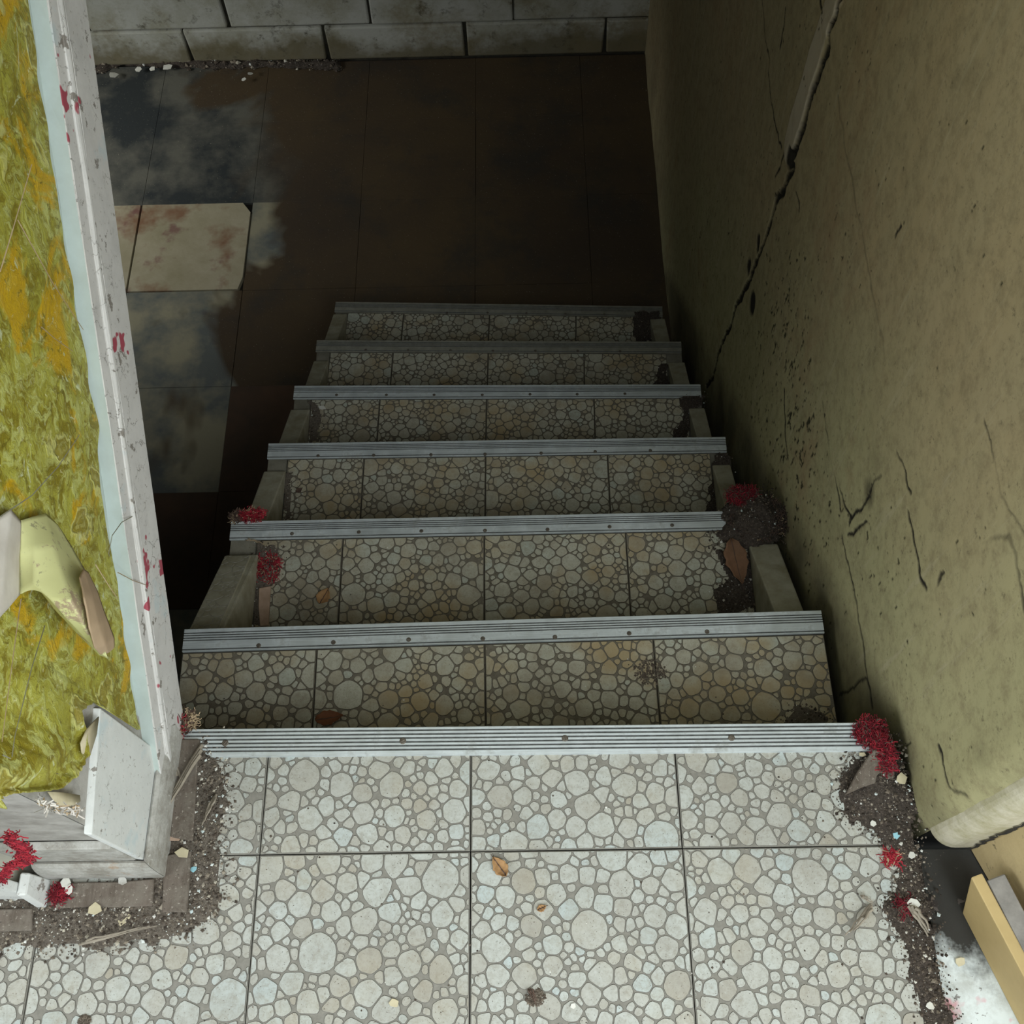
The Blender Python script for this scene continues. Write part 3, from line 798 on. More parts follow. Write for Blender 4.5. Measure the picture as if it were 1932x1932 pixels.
# sill beside the landing and its tan skirting board
mb = MB(); mb.prism(poly_ccw([(.4665,-.9),(.95,-.9),(.62,.20),(.4665,.2015)]), -.16, -.004)
sill = mb.build('floor_door_sill', SILL, origin=(0,0,0)); tag(sill, 'white painted door sill spattered with pink paint, black towards the wall end', kind='structure')
sk0 = at(1820, 1700, 0)[:2]; sk1 = at(1932, 1925, 0)[:2]; sd = (sk1-sk0)/np.linalg.norm(sk1-sk0); sn = np.array((-sd[1], sd[0]))
sk1e = sk0 + sd*.50; hS = .078
mb = MB(); tb = .0135
tl = at(1832, 1655, hS)[:2]; bl_ = at(1818, 1722, 0)[:2]
mb.add([(*bl_,-.004),(*sk1e,-.004),(*(sk1e+sn*tb),-.004),(*(bl_+sn*tb),-.004),(*tl,hS),(*sk1e,hS),(*(sk1e+sn*tb),hS),(*(tl+sn*tb),hS)], [(3,2,1,0),(4,5,6,7),(0,1,5,4),(1,2,6,5),(2,3,7,6),(3,0,4,7)])
bsr = mb.build('baseboard_right', [TAN_PAINT], bevel=.0015, segs=2); tag(bsr, 'tan painted skirting board with dusty top at the lower right corner', kind='structure')
mb = MB(); q = lambda s, n: tuple(sk0 + sd*s + sn*n)
mb.prism(poly_ccw([q(-.012,.0035), q(.495,.0035), q(.495,.024), q(-.012,.024)]), hS-.004, hS+.0025)
mb.build('dusty_ledge', DUSTY_TOP, bsr, bevel=.001)
mb = MB(); mb.prism(poly_ccw([q(.07,.012), q(.22,.012), q(.22,.020), q(.07,.020)]), hS+.002, hS+.016)
mb.build('metal_strip', METAL_WHITE, bsr, bevel=.002)

# ------------------------------------------------------------------ left side: wall under the upper flight, cut at 45 degrees
XL = -.437
rake = lambda y: (y-.372)                                       # lower edge of the raked board (z over y)
mb = MB()
prof = [(.205,0.0),(.36,0.0),(2.55,2.19),(2.55,2.6),(.205,2.6)]
n = len(prof)
vs = [(XL, y, z) for y, z in prof] + [(-1.45, y, z) for y, z in prof]
mb.add(vs, [list(range(n-1,-1,-1)), list(range(n,2*n))] + [(i,(i+1)%n,n+(i+1)%n,n+i) for i in range(n)])
wall_left = mb.build('wall_left', BLUE_PLASTER, origin=(0,0,0)); tag(wall_left, 'wallpapered wall with raked lower edge on the left of the stairs', kind='structure')
mb = MB(); mb.add([(XL+.0015,.204,0),(XL+.0015,.345,0),(XL+.0015,.345,.25),(XL+.0015,.30,.40),(XL+.0015,.204,.43)], [(0,1,2,3,4)])
mb.add([(XL+.0015,.2035,0),(-.58,.2035,0),(-.58,.2035,.5),(XL+.0015,.2035,.43)], [(3,2,1,0)])
mb.build('bare_plaster', GREY_PLASTER, wall_left)
# raked white board with a bead
ud = np.array((0, 1, 1))/math.sqrt(2); un = np.array((0,-1,1))/math.sqrt(2)
prof = [(0,.0),(0,.0175),(.002,.0195),(.060,.0195),(.0612,.0187),(.062,.0187),(.063,.0200),(.065,.0211),(.068,.0215),(.071,.0211),(.0735,.0198),(.0745,.0186),(.0755,.0182),(.094,.0172),(.095,.0165),(.095,0)]
p0 = np.array((XL, .372+.0, .0)) - ud*.0
mb = MB()
# foot is cut level at the landing
N = len(prof)
foot = []
for s, h in prof:
    b = np.array((XL+h, .372, 0.0)) + un*s
    foot.append(b + ud*(-(b[2])/ud[2] + .004/ud[2]))
endp = [np.array((XL+h, .372, 0)) + un*s + ud*3.0 for s, h in prof]
SEG = 60; vs = []
for i in range(SEG+1):
    t = i/SEG
    for a, b in zip(foot, endp):
        p = a*(1-t) + b*t
        vs.append(p + np.array((random.uniform(-.0004,.0004), 0, 0)) + un*random.uniform(-.0006,.0006))
fs = [(i*N+j, i*N+(j+1)%N, (i+1)*N+(j+1)%N, (i+1)*N+j) for i in range(SEG) for j in range(N)] + [list(range(N))[::-1], list(range(SEG*N,(SEG+1)*N))]
mb.add(vs, fs)
for q_ in range(SEG): mb.m[q_*N+N-2] = 1
trim = mb.build('trim_1', [WHITE_BOARD, BLUE_PLASTER]); tag(trim, 'raked white board with cracked paint and red chips edging the wallpaper', kind='structure')

# wallpaper sheet on the right-facing side, loose and bulging at its torn foot
def ragged(y):
    """height of the torn lower edge over y"""
    pts = [(.190,.43),(.197,.405),(.214,.337),(.235,.298),(.263,.272),(.283,.288),(.297,.300),(.309,.276),(.318,.262),(.322,.20),(.328,.09),(.335,.055),(.40,.03)]
    return np.interp(y, [p[0] for p in pts], [p[1] for p in pts])
ny, nz = 330, 260
ys_ = np.linspace(.186, 2.3, ny)**1.0
ys_ = .186 + (np.linspace(0, 1, ny)**1.5)*1.6
T = np.linspace(0, 1, nz)**1.6
Pw = np.zeros((ny, nz, 3))
for i, y in enumerate(ys_):
    wob = (mnoise.noise(Vector((y*9, 3.1, 0)))*.026 + mnoise.noise(Vector((y*40, 7.1, 0)))*.014)
    zr = rake(y) + .095*1.414 + .018 + wob
    zlow = max(ragged(y) + random.uniform(-.003, .003), zr)
    zhi = max(1.15, zlow + .35) if y < 1.0 else zlow + .45
    z = zlow + (zhi-zlow)*T
    Pw[i,:,1] = y; Pw[i,:,2] = z
    dlow = z - zlow
    bul = math.exp(-((y-.225)/.06)**2)
    x = .003 + .0035*vnoise(np.full(nz, y), z, 12, 31, 4) + bul*.020*np.exp(-((dlow-.07)/.07)**2) + .010*bul*np.exp(-(dlow/.012)**2)
    x += .006*np.exp(-((y-.29)/.03)**2)*np.exp(-dlow/.05)
    Pw[i,:,0] = XL + x
wp = grid_mesh('wallpaper', Pw, WALLPAPER, parent=wall_left, solid=.0012)
# the wallpaper carries on round the corner onto the face towards the landing
nx_ = 40; Pf = np.zeros((nx_, 60, 3))
for i, x in enumerate(np.linspace(XL+.006, -.75, nx_)):
    zlow = .40 + .03*mnoise.noise(Vector((x*30, 1.7, 0))) - max(0, -.455-x)*2.6*0.6
    zlow = max(zlow, .24) + random.uniform(-.004,.004)
    z = zlow + (1.2-zlow)*np.linspace(0,1,60)**1.5
    Pf[i,:,0] = x; Pf[i,:,2] = z
    Pf[i,:,1] = .2005 - .004*vnoise(np.full(60,x), z, 14, 33, 3) - .012*np.exp(-(z-zlow)/.03)*(.5+.5*math.sin(x*70))
grid_mesh('wallpaper', Pf, WALLPAPER, parent=wall_left, solid=.0012)
# torn strip hanging from the wall: white piece, pale yellow flap, brown turned-over border
def sheet_px(name, rows, mat, thick=.0012, sub=8, parent=wall_left):
    """rows: list of rows of (px,py,lift); a smooth patch through them at XL+lift"""
    R_ = [[atX(x, y, XL+l) for x, y, l in r] for r in rows]; R_ = np.array(R_)
    def up(A, n):
        m = A.shape[0]; t = np.linspace(0, m-1, n); i = np.minimum(t.astype(int), m-2); f = (t-i)[:,None,None]
        return A[i]*(1-f) + A[i+1]*f
    A = up(R_, sub*(len(rows)-1)+1); A = np.swapaxes(up(np.swapaxes(A,0,1), sub*(R_.shape[1]-1)+1), 0, 1)
    Yv, Zv = A[...,1], A[...,2]
    A[...,0] += .0015*(vnoise(Yv, Zv, 60, 41, 3)-.5)
    return grid_mesh(name, A, mat, parent=parent, solid=thick)
sheet_px('torn_white_paper', [[(-60,1010,.008),(-20,990,.012),(20,962,.016),(39,984,.012)], [(-60,1060,.014),(-20,1050,.018),(10,1045,.02),(37,1045,.014)], [(-60,1240,.02),(-30,1200,.022),(2,1162,.022),(36,1122,.014)]], PAPER_WHITE)
sheet_px('torn_yellow_flap', [[(39,982,.012),(62,975,.014),(86,969,.014),(108,990,.016)], [(37,1040,.014),(66,1035,.026),(100,1030,.036),(134,1030,.026)], [(36,1122,.012),(64,1098,.030),(115,1085,.050),(160,1076,.040)],
    [(66,1100,.028),(95,1130,.046),(132,1135,.064),(158,1102,.058)], [(100,1146,.036),(125,1165,.056),(150,1165,.068),(166,1140,.066)], [(140,1188,.040),(155,1196,.056),(166,1195,.066),(176,1180,.068)], [(178,1226,.040),(188,1235,.050),(197,1238,.058),(205,1243,.060)]], PAPER_BACK)
sheet_px('turned_over_border', [[(150,1090,.062),(158,1074,.056),(166,1080,.046)], [(158,1130,.072),(172,1120,.068),(184,1118,.056)], [(168,1185,.074),(184,1175,.074),(202,1168,.062)], [(178,1222,.066),(196,1216,.068),(215,1204,.060)], [(188,1234,.058),(204,1232,.060),(214,1222,.056)]], PAPER_BROWN)
# loose strands on the wallpaper
strands = [[(258,970),(230,985),(212,1010),(205,1045),(212,1060)], [(0,513),(25,430),(60,310)], [(33,415),(100,535),(157,622)], [(78,617),(105,640),(138,663)], [(40,1130),(22,1260),(4,1400)], [(85,1180),(60,1260),(28,1390),(20,1450)], [(5,1425),(40,1440),(80,1458),(110,1460)], [(222,1080),(250,1095),(278,1105)], [(0,975),(60,935),(110,880),(150,820)], [(180,1065),(205,1105),(222,1130)]]
for s in strands:
    mb = MB(); mb.tube([atX(x, y, XL+.018+.004*math.sin(i)) for i, (x, y) in enumerate(s)], .0006, .0004, 3)
    mb.build('loose_strand', FIBRE_GREY if len(s) > 3 else JUTE, wall_left)

# skirting on the pier: board, foot moulding, both mitred round the corner
bs = empty('baseboard_left', (-.43, .25, 0)); tag(bs, 'white skirting board with grey mitred foot moulding on the left pier', kind='structure')
mb = MB(); mb.add([(XL+.001,.195,0),(XL+.011,.1935,0),(XL+.011,.318,0),(XL+.001,.318,0),(XL+.001,.196,.213),(XL+.0085,.1955,.210),(XL+.0085,.318,.238),(XL+.001,.318,.240)],
    [(3,2,1,0),(4,5,6,7),(0,1,5,4),(1,2,6,5),(2,3,7,6),(3,0,4,7)])
mb.build('side_board', WHITE_SKIRT, bs, bevel=.0015, segs=2)
mb = MB(); mb.box(-.562, XL+.001, .1935, .2025, 0, .135); mb.build('front_board', GREY_MOULD, bs, bevel=.0015, segs=2)
# foot moulding (side)
mp = [(0,0),(.0,.056),(.0025,.058),(.006,.053),(.0085,.045),(.0105,.034),(.0115,.020),(.0115,0)]
mb = MB(); X0 = XL+.0112
vs = [(X0+a, .1935-a, b) for a, b in mp] + [(X0+a, .352+random.uniform(-.004,.004), b) for a, b in mp]; n = len(mp)
mb.add(vs, [(i,(i+1)%n,n+(i+1)%n,n+i)[::-1] for i in range(n)] + [list(range(n)), list(range(2*n-1,n-1,-1))])
mb.build('side_moulding', GREY_MOULD, bs)
mb = MB(); vs = [(X0+a, .1930-a, b) for a, b in mp] + [(-.553, .1930-a, b) for a, b in mp]
mb.add(vs, [(i,(i+1)%n,n+(i+1)%n,n+i) for i in range(n)] + [list(range(n-1,-1,-1)), list(range(n,2*n))])
mb.build('front_moulding', GREY_MOULD, bs)
# the next pier steps forward: white skirting with its own end piece
mb = MB(); mb.box(-1.45, -.575, .172, .42, 0, 2.6); wl2 = mb.build('wall_pier', ROOM_PAINT); tag(wl2, 'dull white pier at the far left edge of the landing', kind='structure')
mb = MB(); mb.box(-1.0, -.5635, .160, .1715, 0, .16); mb.build('skirting', WHITE_SKIRT, wl2, bevel=.002, segs=2)
mb = MB(); mb.add([(-.5625,.150,0),(-.551,.150,0),(-.551,.1815,0),(-.5625,.1815,0),(-.5625,.157,.060),(-.553,.158,.056),(-.553,.1815,.056),(-.5625,.1815,.060)], [(3,2,1,0),(4,5,6,7),(0,1,5,4),(1,2,6,5),(2,3,7,6),(3,0,4,7)])
mb.build('return_moulding', WHITE_SKIRT, wl2, bevel=.0015)

# ------------------------------------------------------------------ rest of the shell (behind and above the camera, and the cellar)
def shell(name, boxes, mat, label):
    mb = MB()
    for b in boxes: mb.box(*b)
    o = mb.build(name, mat, origin=(0,0,0)); tag(o, label, kind='structure'); return o
shell('ceiling', [(-3.2,1.2,-2.3,3.4,2.6,2.7)], CEIL_PAINT, 'grey ceiling over the stairwell')
shell('wall_rear', [(-2.4,-1.25,-2.3,-2.2,-.2,2.6),(.70,1.2,-2.3,-2.2,-.2,2.6),(-1.25,.70,-2.3,-2.2,-.2,.95),(-1.25,.70,-2.3,-2.2,2.45,2.6)], ROOM_PAINT, 'pale rear wall of the landing with a wide window opening')
shell('wall_landing_left', [(-2.4,-2.3,-2.2,-1.6,-.2,2.6),(-2.4,-2.3,-.1,.3,-.2,2.6),(-2.4,-2.3,-1.6,-.1,-.2,.9),(-2.4,-2.3,-1.6,-.1,2.3,2.6)], ROOM_PAINT, 'pale left wall of the landing with a window opening')
shell('wall_door', [(.72,.82,-2.2,-1.45,-.2,2.6),(.72,1.2,-1.45,-.25,2.15,2.6)], ROOM_PAINT, 'pale wall around the door opening beside the landing')
shell('wall_upper', [(-3.2,-1.45,.16,.26,0,2.6),(-3.2,-1.45,.26,3.2,.95,1.05),(-3.3,-3.2,.16,3.2,-.0,1.0)], CELLAR_PAINT, 'dull partition closing off the cellar side')
shell('wall_cellar', [(-3.3,-3.2,-2.2,3.3,ZF-.15,-.62),(-3.3,-3.2,-2.2,1.35,-.62,0),(-3.3,-3.2,2.45,3.3,-.62,0),(-3.2,.5,-2.3,-2.2,ZF-.15,-.2)], CELLAR_PAINT, 'dull cellar wall with a small window on the left')

# ------------------------------------------------------------------ dirt, crumbs and rubbish
def in_poly(x, y, P):
    c = False; j = len(P)-1
    for i in range(len(P)):
        if (P[i][1] > y) != (P[j][1] > y) and x < (P[j][0]-P[i][0])*(y-P[i][1])/(P[j][1]-P[i][1]) + P[i][0]: c = not c
        j = i
    return c
def inpoly_np(X, Y, P):
    c = np.zeros(X.shape, bool); j = len(P)-1
    for i in range(len(P)):
        xi, yi = P[i]; xj, yj = P[j]
        if yi != yj: c ^= ((yi > Y) != (yj > Y)) & (X < (xj-xi)*(Y-yi)/(yj-yi) + xi)
        j = i
    return c
CRS = []
def crumb(mb, x, y, z, s, tone):
    a = [random.uniform(.5,1.1)*s for _ in range(6)]; th = random.random()*6.28; c, sn_ = math.cos(th), math.sin(th)
    v = [(a[0],0,0),(0,a[1],.2*s),(-a[2],0,0),(0,-a[3],.1*s),(.1*s,.1*s,a[4]*.7),(0,0,-.2*s)]
    v = [(x+c*p[0]-sn_*p[1], y+sn_*p[0]+c*p[1], z+p[2]) for p in v]
    mb.add(v, [(0,1,4),(1,2,4),(2,3,4),(3,0,4),(1,0,5),(2,1,5),(3,2,5),(0,3,5)], 0, tone)
def heap(px, Z, thick, label, n, mat=DUST, dark=0.0, res=.0035, smin=.0009, smax=.0035, scatter=.02, hump=None):
    Pw = [tuple(at(x, y, Z)[:2]) for x, y in px]
    xs_ = np.arange(min(p[0] for p in Pw)-.02, max(p[0] for p in Pw)+.02, res); ys2 = np.arange(min(p[1] for p in Pw)-.02, max(p[1] for p in Pw)+.02, res)
    X, Y = np.meshgrid(xs_, ys2, indexing='ij')
    jx = X + (vnoise(X, Y, 45, 51, 3)-.5)*.022; jy2 = Y + (vnoise(X, Y, 45, 52, 3)-.5)*.022
    ins = inpoly_np(jx, jy2, Pw)
    D = dist_poly(jx, jy2, np.array(Pw + [Pw[0]]))
    h = np.clip(D/.018, 0, 1)**.7*thick*(.35 + 1.1*vnoise(X, Y, 38, 53, 4))
    if hump:
        for (hx, hy, hr, hh) in hump:
            q = at(hx, hy, Z); h = h + hh*np.exp(-((X-q[0])**2+(Y-q[1])**2)/hr**2)*(.6+.8*vnoise(X, Y, 70, 54, 3))
    h = np.where(ins, h, -.0005)
    G = np.stack([X, Y, Z + .0012 + h], -1)
    mask = ins[:-1,:-1] | ins[1:,1:] | ins[1:,:-1] | ins[:-1,1:]
    c = (sum(p[0] for p in Pw)/len(Pw), sum(p[1] for p in Pw)/len(Pw), Z)
    o = grid_mesh('dirt_heap', G, mat, mask=mask, origin=c)
    tag(o, label, 'dirt', kind='stuff')
    mb = MB(); k = 0; tries = 0
    while k < n and tries < n*8:
        tries += 1
        x, y = random.uniform(xs_[0]-scatter*.3, xs_[-1]+scatter*.3), random.uniform(ys2[0]-scatter*.3, ys2[-1]+scatter*.3)
        i, j = min(max(int((x-xs_[0])/res),0),len(xs_)-1), min(max(int((y-ys2[0])/res),0),len(ys2)-1)
        inside = ins[i,j]
        if not inside and D[i,j] > scatter*random.random()**2: continue
        s = smin + (smax-smin)*random.random()**5
        tone = min(1, max(0, random.betavariate(1.3, 2.3) - dark)) if random.random() > .07*(1-dark) else random.uniform(.85, 1)
        crumb(mb, x, y, (Z+.0012+max(0, h[i,j])) + s*.1, s, tone); k += 1
    cc = mb.build('crumbs', CRUMB, o); tag(cc, kind='stuff')
    return o
heap([(396,1395),(412,1450),(428,1520),(415,1600),(412,1690),(395,1735),(330,1760),(240,1775),(140,1780),(40,1790),(-40,1790),(-40,1700),(70,1702),(108,1716),(290,1650),(305,1635),(338,1392)], 0, .0035,
     'L shaped trail of grey dust and plaster crumbs around the left pier', 5200)
heap([(1628,1420),(1585,1500),(1600,1545),(1655,1562),(1686,1600),(1700,1680),(1672,1705),(1700,1760),(1722,1840),(1748,1945),(1795,1945),(1748,1720),(1731,1600),(1693,1400),(1660,1392)], 0, .0035,
     'dark dust and crumbs along the foot of the right wall on the landing', 3200, DUST_DARK, .12, hump=((1660,1480,.02,.010),))
heap([(1362,1000),(1368,962),(1405,938),(1442,934),(1462,975),(1466,1022),(1430,1034),(1390,1032),(1350,1010)], ZK(2), .010,
     'dark clump of dirt on the right end of a tread', 1500, DUST_DARK, .30, hump=((1425,985,.045,.030),))
heap([(1350,1040),(1398,1030),(1418,1060),(1424,1150),(1360,1162),(1352,1120),(1378,1090)], ZK(2), .004, 'dark dirt in the right corner of the tread by the tan leaf', 420, DUST_DARK, .2)
heap([(1245,690),(1258,690),(1262,727),(1235,728)], ZK(5), .004, 'dark dirt in the right corner of the second lowest tread', 80, DUST_DARK, .2)
heap([(1282,745),(1326,745),(1330,768),(1300,772),(1302,830),(1270,832),(1290,790)], ZK(4), .005, 'dark dirt in the right corner of the fourth tread', 160, DUST_DARK, .2)
heap([(1190,585),(1245,585),(1250,612),(1225,618),(1228,644),(1200,646)], ZK(6), .005, 'dark dirt in the right corner of the lowest tread', 120, DUST_DARK, .2)
heap([(1350,862),(1372,858),(1378,880),(1352,885),(1352,962),(1335,965)], ZK(3), .004, 'dark dirt in the right corner of the third tread', 160, DUST_DARK, .2)
heap([(488,1030),(522,1030),(532,1080),(512,1110),(505,1140),(492,1184),(479,1184),(486,1060)], ZK(2), .004, 'grey dust in the left corner of the second tread', 420, DUST)
heap([(540,893),(552,893),(546,978),(536,978)], ZK(3), .002, 'thin grey dust along the left kerb of the third tread', 120, DUST)
heap([(586,758),(604,775),(600,835),(584,836)], ZK(4), .002, 'thin grey dust along the left kerb of the fourth tread', 120, DUST)
heap([(1500,1330),(1550,1350),(1558,1366),(1470,1367)], ZK(1), .002, 'thin dust at the right end of the top tread', 160, DUST, .1)
heap([(180,140),(230,122),(330,128),(420,130),(520,126),(640,132),(640,116),(400,112),(180,112)], ZF+.001, .012, 'crumbs and dust along the foot of the back wall', 700, DUST_DARK, .0, smin=.002, smax=.012)

def slab_px(name, quad, Z, h, mat, label, cat, group=None, lift=0.0, bevel=.0012, wob=.0012):
    """a flat piece whose outline was read on the plane Z"""
    q = poly_ccw([tuple(at(x, y, Z)[:2]) for x, y in quad])
    out = []
    for i in range(len(q)):
        a, b = np.array(q[i]), np.array(q[(i+1)%len(q)]); m = max(1, int(np.linalg.norm(b-a)/.03))
        for t in range(m): out.append(tuple(a + (b-a)*t/m + (rng.normal(0, wob, 2) if t else 0)))
    mb = MB(); zz = [Z+.001+lift*(i/len(out)) for i in range(len(out))]
    mb.prism(out, zz, [a+h for a in zz])
    o = mb.build(name, mat, bevel=bevel); return tag(o, label, cat, group)
slab_px('wooden_batten', [(339,1397),(379,1397),(366,1588),(324,1581)], .002, .006, BATTEN, 'brown batten running from the top nosing along the left pier', 'batten')
slab_px('wooden_batten', [(312,1616),(363,1606),(355,1722),(309,1722)], .002, .006, BATTEN, 'short brown batten at the front corner of the left pier', 'batten')
slab_px('wooden_batten', [(110,1668),(293,1659),(291,1710),(107,1715)], .001, .005, BATTEN, 'dust covered batten lying across the front of the left pier', 'batten')
slab_px('wooden_batten', [(-40,1717),(65,1715),(64,1757),(-40,1760)], .001, .006, BATTEN, 'brown batten end at the left edge of the picture', 'batten')
slab_px('wood_fragment', [(1591,1503),(1643,1418),(1683,1424),(1683,1470),(1627,1486)], .004, .007, BATTEN, 'broken dark plank piece under the red tuft by the right wall', 'wood piece', lift=.006)
slab_px('wood_fragment', [(490,1112),(512,1108),(508,1182),(492,1184)], ZK(2), .006, WOOD_PINK, 'pinkish bare wood strip in the left corner of the second tread', 'wood piece')
slab_px('wood_fragment', [(320,1690),(345,1700),(320,1722),(300,1715)], .002, .004, WOOD_GREY, 'small grey wood scrap beside the front batten', 'wood piece')
def splinter(a, b, Z, w, mat, label, lift=.004):
    A, B = at(*a, Z), at(*b, Z); d = B-A; n_ = np.array((-d[1], d[0], 0)); n_ /= np.linalg.norm(n_)
    mb = MB()
    for k in range(3):
        pts = [A + d*t + n_*(k-1)*w*.5*(1-.6*abs(t-.4)) + np.array((0,0,lift+.002*k+.004*math.sin(t*3))) + rng.normal(0,.0007,3) for t in np.linspace(0+.06*k, 1-.09*k, 7)]
        mb.tube(pts, w*.42, w*.15, 5)
    return tag(mb.build('wood_splinter', mat), label, 'splinter')
splinter((388,1408),(289,1574), .008, .0065, WOOD_GREY, 'long grey wood splinter lying across the left batten')
splinter((412,1500),(384,1560), .003, .004, WOOD_GREY, 'short bundle of wood slivers in dust right of the left batten')
splinter((338,1470),(322,1400), .006, .004, WOOD_GREY, 'thin sliver leaning on the grey foot moulding')
splinter((1645,1707),(1596,1766), .002, .0045, WOOD_GREY, 'pale splinter on the landing tiles near the right wall')
splinter((1714,1709),(1751,1765), .004, .006, WOOD_GREY, 'grey splinter in the dust strip at the right wall foot')
splinter((1622,1690),(1645,1708), .002, .0025, WOOD_GREY, 'tiny dark twig touching the pale splinter')
splinter((150,1782),(300,1745), .005, .003, WOOD_GREY, 'thin root like stick in the dust in front of the left pier')
splinter((465,1020),(500,1028), ZK(2)+.002, .0016, JUTE, 'dry straw by the left end of the second nosing')
splinter((1000,1865),(1012,1893), .001, .0028, BROWN_FIBRE, 'short dark twig on the middle landing tile')

def chip(px, py, size, mat, label, Z=0.0, group=None, lift=.003):
    c = at(px, py, Z); n_ = random.randint(5, 7); a0 = random.random()*6
    P_ = [(c[0]+size*random.uniform(.6,1.1)*math.cos(a0+6.283*i/n_), c[1]+size*random.uniform(.5,1.0)*math.sin(a0+6.283*i/n_)) for i in range(n_)]
    tx, ty = random.uniform(-.25,.25), random.uniform(-.25,.25)
    zz = [Z+lift+.0008+size*.5+ (p[0]-c[0])*tx+(p[1]-c[1])*ty - size*.5 for p in P_]
    mb = MB(); mb.prism(P_, zz, [z+.0012 for z in zz])
    return tag(mb.build('paint_chip', mat, bevel=.0003), label, 'paint chip', group)
chip(349,1612,.0105, CHIP_CREAM, 'large cream chip with a ragged edge lying on the front batten end', lift=.010)
chip(335,1578,.010, WOOD_PINK, 'pinkish flake in the dust above the large cream chip', lift=.005)
chip(102,1632,.008, CHIP_WHITE, 'long white chip standing by the left skirting mitre', lift=.006)
chip(236,1734,.010, CHIP_CREAM, 'cream curled chip in dust below the front batten')
chip(185,1716,.009, CHIP_CREAM, 'tan flake on the edge of the dust covered batten', lift=.008)
chip(130,1667,.007, CHIP_WHITE, 'rounded white chip above the crumbs on the front batten', lift=.008)
chip(137,1680,.0065, CHIP_WHITE, 'smaller white chip just below the rounded white chip', lift=.008)
chip(236,1664,.007, GREY_MOULD, 'grey flake at the top edge of the front batten', lift=.007)
chip(368,1640,.0050, CHIP_BLUE, 'small light blue paint chip beside the corner batten', lift=.004)
chip(1697,1473,.0085, CHIP_CREAM, 'yellow cream chip against the right wall foot', lift=.008)
chip(1676,1491,.0060, CHIP_WHITE, 'white sharp chip in dust below the broken plank', lift=.006)
chip(1678,1506,.0055, CHIP_CREAM, 'small cream chip below the white sharp chip', lift=.006)
chip(1625,1425,.0055, CHIP_CREAM, 'cream chip at the right end of the top nosing', lift=.003)
chip(1688,1578,.0045, CHIP_BLUE, 'pale blue chip on the right edge of the upper landing tile', lift=.003)
chip(1645,1555,.0050, CHIP_WHITE, 'white chip at the lower rim of the right dust patch', lift=.003)
chip(1721,1706,.0085, CHIP_WHITE, 'bluish white lump at the head of the grey splinter', lift=.006)
chip(1718,1614,.0050, CHIP_WHITE, 'round pale chip in the gap below the plaster corner', lift=.003)
chip(1810,1815,.0075, CHIP_CREAM, 'cream lump on the white door sill', Z=-.004)
chip(1753,1897,.0055, CHIP_WHITE, 'grey blue flake in the dark strip near the bottom edge', lift=.003)
chip(608,770,.0100, CHIP_WHITE, 'white paper scrap on the left of the fourth tread', Z=ZK(4), lift=.002)
chip(745,1893,.0075, CHIP_CREAM, 'cream sliver on the landing tile near the bottom', lift=.002)
chip(1082,1898,.0040, CHIP_WHITE, 'small white chip right of the dark twig', lift=.001)
chip(62,1565,.0, CHIP_WHITE, 'x') if False else None
for cx_, cy_, sz, lb in [(215,143,.022,'pale plaster flake nearest the raked board at the back wall foot'),(262,133,.016,'pale plaster flake between the leftmost flake and the long pair'),(288,132,.016,'left one of two touching pale flakes at the back wall foot'),
        (318,129,.020,'large pale flake at the right end of the left row by the back wall'),(460,152,.010,'tiny lone pale flake out on the cellar floor near the back wall'),(473,141,.012,'pale flake close to the back wall above the tiny lone flake')]:
    chip(cx_, cy_, sz, CHIP_WHITE, lb, Z=ZF+.012, group='plaster flakes by the back wall', lift=.004)

def tuft(cx, cy, Z, rx, ry, n, label, mats=(RED,), h=.016, wgt=None, name='carpet_tuft', base=0.0):
    c = at(cx, cy, Z); mb = MB()
    for i in range(n):
        a = random.random()*6.283; r = random.random()**.5
        x, y = c[0]+rx*r*math.cos(a), c[1]+ry*r*math.sin(a)
        hh = h*(1-.7*r*r)*random.uniform(.15,.75); pts = [np.array((x,y,Z+base+hh*.3))]; hd = random.random()*6.283
        for q in range(4):
            hd += random.gauss(0, 1.1); st = random.uniform(.0018,.0042)
            pts.append(pts[-1] + np.array((math.cos(hd)*st, math.sin(hd)*st, random.gauss(0,.35)*h*.4)))
            pts[-1][2] = max(pts[-1][2], Z+base+.0006)
        mb.tube(pts, .00075, .0005, 3, mat=random.choices(range(len(mats)), weights=wgt)[0])
    return tag(mb.build(name, list(mats)), label, 'carpet tuft')
tuft(505,1072,ZK(2), .020,.026, 714, 'bright red carpet tuft in the left corner of the second tread', (RED, RED_DARK, JUTE), .015, (7,2,1.2))
tuft(478,974,ZK(2), .022,.010, 442, 'red carpet tuft at the far left end of the second nosing', (RED, RED_DARK, JUTE), .014, (7,2,1), base=.003)
tuft(447,976,ZK(2), .010,.008, 153, 'small grey fibre knot beside the red tuft on the second nosing', (BROWN_FIBRE, JUTE), .010, (3,1), base=.003)
tuft(1398,948,ZK(2), .028,.018, 578, 'dark red carpet tuft on top of the dirt clump at the right', (RED_DARK, RED, BROWN_FIBRE), .020, (6,1,3), base=.024)
tuft(1430,985,ZK(2), .050,.040, 1105, 'brown matted fibre clump on the right end of the second nosing', (BROWN_FIBRE, BLACK_DIRT, JUTE), .022, (6,4,.5), base=.016)
tuft(1640,1383,0, .016,.014, 714, 'dark red carpet tuft at the right end of the top nosing', (RED, RED_DARK, BROWN_FIBRE), .014, (2,6,2), base=.004)
tuft(1662,1425,0, .009,.022, 510, 'red carpet shred hanging below the tuft along the right wall', (RED, RED_DARK, BROWN_FIBRE), .010, (3,5,1), base=.012)
tuft(1681,1620,0, .008,.006, 102, 'tiny red fibre star on the right landing tile', (RED, JUTE), .006, (4,1), base=.002)
